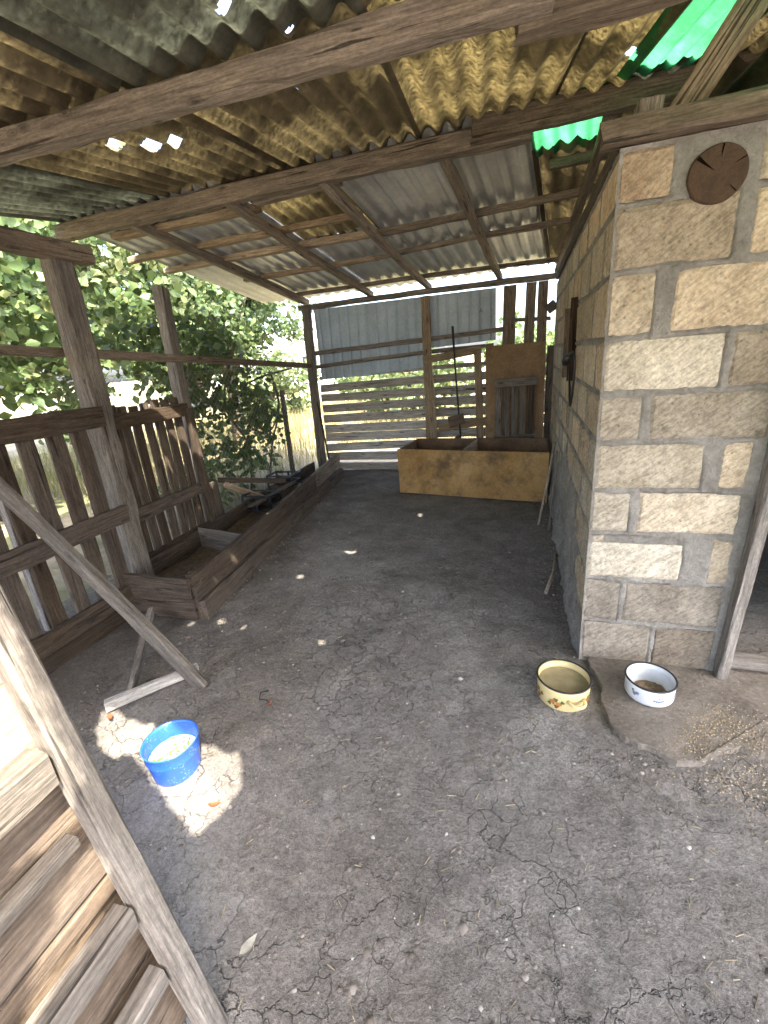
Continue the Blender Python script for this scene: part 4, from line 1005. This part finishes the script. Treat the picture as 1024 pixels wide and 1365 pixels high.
def grain(V, F):
    while True:
        hx, hy, hs = random.choice(HEAPS); x = random.gauss(hx, hs); y = random.gauss(hy, hs*0.8)
        if 0.36 < x < 1.15 and 1.15 < y < 1.86 and (x-0.517)**2+(y-1.685)**2 > 0.009: break
    on = y > 1.40+0.05*math.sin(x*9) 
    pebble(V, F, (x, y), random.uniform(0.0020, 0.0036), (0.031-ground_z(x, y)) if on else 0.001)
scatter_stuff('spilled_grain', 'grain spilled over the broken slab round the white pot', 1900, island_mat('grain_mat', [(0.0, (0.17, 0.125, 0.075)), (0.6, (0.30, 0.235, 0.145)), (1.0, (0.48, 0.41, 0.29))]), grain)

# ------------------------------------------------------------------ plants
def leaf_mat(name, stops, trans=0.45):
    m, n, b = mat_new(name); g = n.nodes.new('ShaderNodeNewGeometry')
    c = ramp(n, g.outputs['Random Per Island'], stops).outputs[0]
    n.links.new(c, b.inputs['Base Color']); b.inputs['Roughness'].default_value = 0.5; b.inputs['Specular IOR Level'].default_value = 0.35
    tr = n.nodes.new('ShaderNodeBsdfTranslucent'); n.links.new(mix(n, c, (0.55, 0.72, 0.20), 0.3, 'MIX'), tr.inputs[0])
    ms = n.nodes.new('ShaderNodeMixShader'); ms.inputs[0].default_value = trans*0.5
    n.links.new(b.outputs[0], ms.inputs[1]); n.links.new(tr.outputs[0], ms.inputs[2])
    n.links.new(ms.outputs[0], n.nodes['Material Output'].inputs['Surface']); return m
LEAF = leaf_mat('leaf_green', [(0.0, (0.045, 0.08, 0.03)), (0.55, (0.10, 0.155, 0.055)), (0.92, (0.16, 0.21, 0.08)), (1.0, (0.22, 0.21, 0.08))])
LEAF_D = leaf_mat('leaf_dark', [(0.0, (0.032, 0.060, 0.024)), (0.7, (0.068, 0.108, 0.04)), (1.0, (0.13, 0.165, 0.06))], 0.35)
LEAF_P = leaf_mat('leaf_pale', [(0.0, (0.055, 0.085, 0.035)), (0.6, (0.10, 0.14, 0.055)), (1.0, (0.18, 0.19, 0.08))], 0.5)
BARK = simple('bark', (0.13, 0.10, 0.075), 0.95, 0, 0.4, 25, 0.8)
def leaves(centers, spread, per, size, rng):
    C = np.repeat(np.asarray(centers, dtype=float), per, axis=0); S = np.repeat(np.asarray(spread, dtype=float), per)[:, None]
    n = len(C); P = C + rng.normal(0, 1, (n, 3))*S*np.array([1, 1, 0.8])
    d = rng.normal(0, 1, (n, 3)); d[:, 2] = d[:, 2]*0.5-0.55; d /= np.linalg.norm(d, axis=1)[:, None]
    u = rng.normal(0, 1, (n, 3)); u[:, 2] *= 0.4; s = np.cross(d, u); s /= np.linalg.norm(s, axis=1)[:, None]
    nn = np.cross(s, d); L_ = size*rng.uniform(0.45, 1.45, n)[:, None]
    a = P; t = P+d*L_; m = P+d*L_*0.45
    l = m+s*L_*0.33+nn*L_*0.10; r = m-s*L_*0.33+nn*L_*0.10
    l2 = P+d*L_*0.78+s*L_*0.2+nn*L_*.04; r2 = P+d*L_*0.78-s*L_*0.2+nn*L_*.04
    V = np.stack([a, l, l2, t, r2, r], 1).reshape(-1, 3); i = np.arange(n)*6
    F = np.concatenate([np.stack([i, i+1, i+2, i+3], 1), np.stack([i, i+3, i+4, i+5], 1)])
    return V, F
def tree(name, label, base, height, rad, zc, clumps, per, size, mat, seed, group=None, cat='tree', stretch=(1, 1, 1)):
    rng = np.random.default_rng(seed); rr = random.Random(seed)
    t = thing(name, label, cat, base, group); b = Vector(base)
    top = b+Vector((rr.uniform(-.2, .2), rr.uniform(-.2, .2), height*0.72))
    pts = [b-Vector((0, 0, .1)), b.lerp(top, .35)+Vector((rr.uniform(-.08, .08), rr.uniform(-.08, .08), 0)), b.lerp(top, .7), top]
    tr0 = 0.035*height**0.9
    trunk = tube('trunk', pts, [tr0, tr0*.8, tr0*.5, tr0*.2], BARK, t, 8)
    cen, spr = [], []
    c0 = b+Vector((0, 0, zc))
    for k in range(clumps):
        v = rng.normal(0, 1, 3); v /= np.linalg.norm(v); q = rng.uniform(0.35, 1.0)**0.6
        c = np.array(c0)+v*q*np.array(rad)*np.array(stretch)*(1+0.25*math.sin(3*math.atan2(v[1], v[0])+seed))
        if c[2] < b.z+0.15: c[2] = b.z+0.15+rng.uniform(0, .3)
        cen.append(c); spr.append(rng.uniform(0.09, 0.24)*max(rad)/1.5)
    for k in range(min(9, clumps)):
        s_ = b.lerp(top, rr.uniform(.3, .9)); e_ = Vector(cen[k*(clumps//9) if clumps >= 9 else k])
        tube('limb', [s_, s_.lerp(e_, .5)+Vector((0, 0, .12)), e_], [tr0*.35, tr0*.2, tr0*.07], BARK, trunk if False else t, 6)
    V, F = leaves(cen, spr, per, size, rng)
    np_mesh('crown', V-np.array(b), F, mat, t, Matrix.Translation(b))
    return t
TG = 'trees beyond the fence'
tree('leafy_tree', 'bright green leafy tree filling the gap beside the thick grey post', (-5.4, 3.0, 0.1), 4.2, (1.6, 1.5, 1.7), 2.6, 120, 85, 0.115, LEAF, 11, TG)
tree('leafy_tree', 'yellowish green leafy tree showing between the thick and the thin post', (-5.9, 5.0, 0.1), 4.4, (1.6, 1.4, 1.6), 2.7, 110, 85, 0.115, LEAF_P, 12, TG)
tree('leafy_tree', 'dark leaved tree behind the vine between the thin post and the back wall', (-4.9, 6.8, 0.1), 3.8, (1.2, 1.1, 0.85), 2.35, 85, 110, 0.09, LEAF_D, 13, TG)
tree('leafy_tree', 'tall loose tree far behind the gate with widely spaced slats', (-9.5, 5.2, 0.1), 6.5, (2.6, 2.6, 2.6), 4.0, 120, 70, 0.20, LEAF, 14, TG)
tree('leafy_tree', 'distant rounded tree seen past the thin grey post', (-13.0, 16.0, 0.1), 5.2, (2.8, 2.6, 2.2), 3.0, 110, 65, 0.26, LEAF, 15, TG)
tree('leafy_tree', 'low wide tree behind the eave at the left opening', (-6.8, 1.2, 0.1), 3.6, (1.6, 1.5, 1.7), 2.0, 110, 70, 0.14, LEAF_P, 16, TG)
# shrubs
for k, (x, y, h, rd, mt, lb) in enumerate([(-6.3, 10.5, 1.5, (1.3, 0.8, 0.8), LEAF_P, 'yellowish shrub in the dry grass behind the back corner post'), (-2.2, 9.5, 1.6, (1.3, 0.9, 0.75), LEAF_P, 'yellow green shrub glimpsed through the slats of the back wall'),
        (0.3, 10.5, 2.0, (1.2, 0.9, 0.95), LEAF, 'green shrub glimpsed past the end of the block wall'), (-4.4, 13.5, 2.2, (1.6, 1.0, 1.1), LEAF, 'rounded bush beyond the dry grass by the white house')]):
    tree('shrub', lb, (x, y, 0.1 if x < -3 else 0), h, rd, h*0.55, 40, 60, 0.10 if y < 6 else 0.15, mt, 30+k, 'shrubs outside the shed', 'shrub')
# vine over the wire mesh
vn = thing('climbing_vine', 'climbing vine hanging over the wire mesh beside the thin grey post', 'vine', (-3.0, 4.2, 0.05))
rng = np.random.default_rng(5); cen, spr = [], []
for k in range(46):
    y0 = 3.25+1.75*rng.random(); x0 = -2.98-0.25*rng.random()
    z0 = rng.uniform(0.25, 1.45); cen.append((x0, y0, z0)); spr.append(0.11)
for k in range(26):
    cen.append((-3.15-0.5*rng.random(), 3.3+1.7*rng.random(), rng.uniform(1.45, 1.95))); spr.append(0.13)
V, F = leaves(cen, spr, 34, 0.085, rng); o_ = np.array((-3.0, 4.2, 0.05))
np_mesh('foliage', V-o_, F, LEAF_D, vn, Matrix.Translation(o_))
for (a, b_, c, d) in [((-3.0, 3.6, 0), (-3.05, 3.65, .5), (-3.0, 3.5, 1.0), (-3.05, 3.7, 1.6)), ((-3.0, 4.2, 0), (-2.95, 4.25, .6), (-3.05, 4.1, 1.1), (-3.0, 4.4, 1.7)), ((-2.95, 4.55, .1), (-2.95, 4.75, .55), (-2.93, 5.0, .95), (-2.95, 4.95, 1.38)), ((-2.93, 4.3, .8), (-2.92, 4.6, .70), (-2.93, 4.85, .78), (-2.93, 5.0, 1.0)), ((-2.95, 4.3, 1.25), (-2.93, 4.7, 1.33), (-2.93, 5.0, 1.36), (-2.9, 5.4, 1.40))]:
    tube('stem', spline([a, b_, c, d], 5), 0.012, BARK, vn, 6)
# dry grass
def grass(name, label, n, region, hmin, hmax, mat, seed):
    r_ = np.random.default_rng(seed); P = region(r_, n); n = len(P)
    hgt = r_.uniform(hmin, hmax, n); a = r_.uniform(0, 6.283, n); ln = r_.uniform(0.1, 0.6, n)*hgt; wd = r_.uniform(0.003, 0.007, n)
    dx, dy = np.cos(a), np.sin(a); z = np.where(P[:, 0] < -3.3, 0.09, 0.0)
    b1 = np.stack([P[:, 0]-dy*wd, P[:, 1]+dx*wd, z], 1); b2 = np.stack([P[:, 0]+dy*wd, P[:, 1]-dx*wd, z], 1)
    m1 = np.stack([P[:, 0]+dx*ln*.35-dy*wd*.7, P[:, 1]+dy*ln*.35+dx*wd*.7, z+hgt*.6], 1); m2 = np.stack([P[:, 0]+dx*ln*.35+dy*wd*.7, P[:, 1]+dy*ln*.35-dx*wd*.7, z+hgt*.6], 1)
    tp = np.stack([P[:, 0]+dx*ln, P[:, 1]+dy*ln, z+hgt], 1); tp2 = tp+np.stack([dy*.001, -dx*.001, 0*dx], 1)
    V = np.stack([b1, b2, m2, m1, tp, tp2], 1).reshape(-1, 3); i = np.arange(n)*6
    F = np.concatenate([np.stack([i, i+1, i+2, i+3], 1), np.stack([i+3, i+2, i+5, i+4], 1)])
    o = np_mesh(name, V, F, mat); kind(o, 'stuff'); o['label'] = label; return o
DRY = leaf_mat('dry_grass', [(0.0, (0.20, 0.17, 0.07)), (0.6, (0.34, 0.28, 0.13)), (0.85, (0.42, 0.35, 0.19)), (1.0, (0.16, 0.20, 0.06))], 0.4)
grass('dry_grass', 'dry yellow grass growing outside the fence', 16000, lambda r, n: np.stack([r.uniform(-9, -3.0, n), r.uniform(3.6, 14, n)], 1), 0.06, 0.42, DRY, 3)
grass('dry_grass', 'dry yellow grass growing behind the slatted back wall', 9000, lambda r, n: np.stack([r.uniform(-3.2, 2.5, n), 7.2+r.uniform(0, 1, n)**1.5*7, ], 1), 0.06, 0.45, DRY, 4)

# ------------------------------------------------------------------ far house
fh = thing('white_house', 'low whitewashed house with grey roof beyond the dry grass', 'house', (-13.5, 27, 0))
PLAS = simple('whitewash', (0.78, 0.77, 0.74), 0.9, 0, 0.08, 3, 0.1); SLATE = simple('grey_roofing', (0.30, 0.29, 0.28), 0.85, 0, 0.2, 6, 0.2); GLASS = simple('window_glass', (0.05, 0.06, 0.07), 0.1, 0, 0.2, 3, 0)
wbox('wall', (-20, 26, -0.1), (-9.5, 31, 2.6), PLAS, fh, 0.01)
mesh_obj('roof', [(-20.4, 25.5, 2.55), (-9.1, 25.5, 2.55), (-9.1, 28.5, 3.7), (-20.4, 28.5, 3.7), (-20.4, 31.5, 2.55), (-9.1, 31.5, 2.55)], [(0, 1, 2, 3), (3, 2, 5, 4), (0, 3, 4), (1, 5, 2), (0, 4, 5, 1)], SLATE, fh)
for x in (-18.4, -15.6, -12.6, -10.6):
    f = wbox('window', (x-0.55, 25.93, 0.95), (x+0.55, 25.99, 2.1), PLAS, fh, 0.01)
    for s in (-0.26, 0.26): wbox('pane', (x+s-0.22, 25.90, 1.03), (x+s+0.22, 25.925, 2.02), GLASS, f, 0.003)
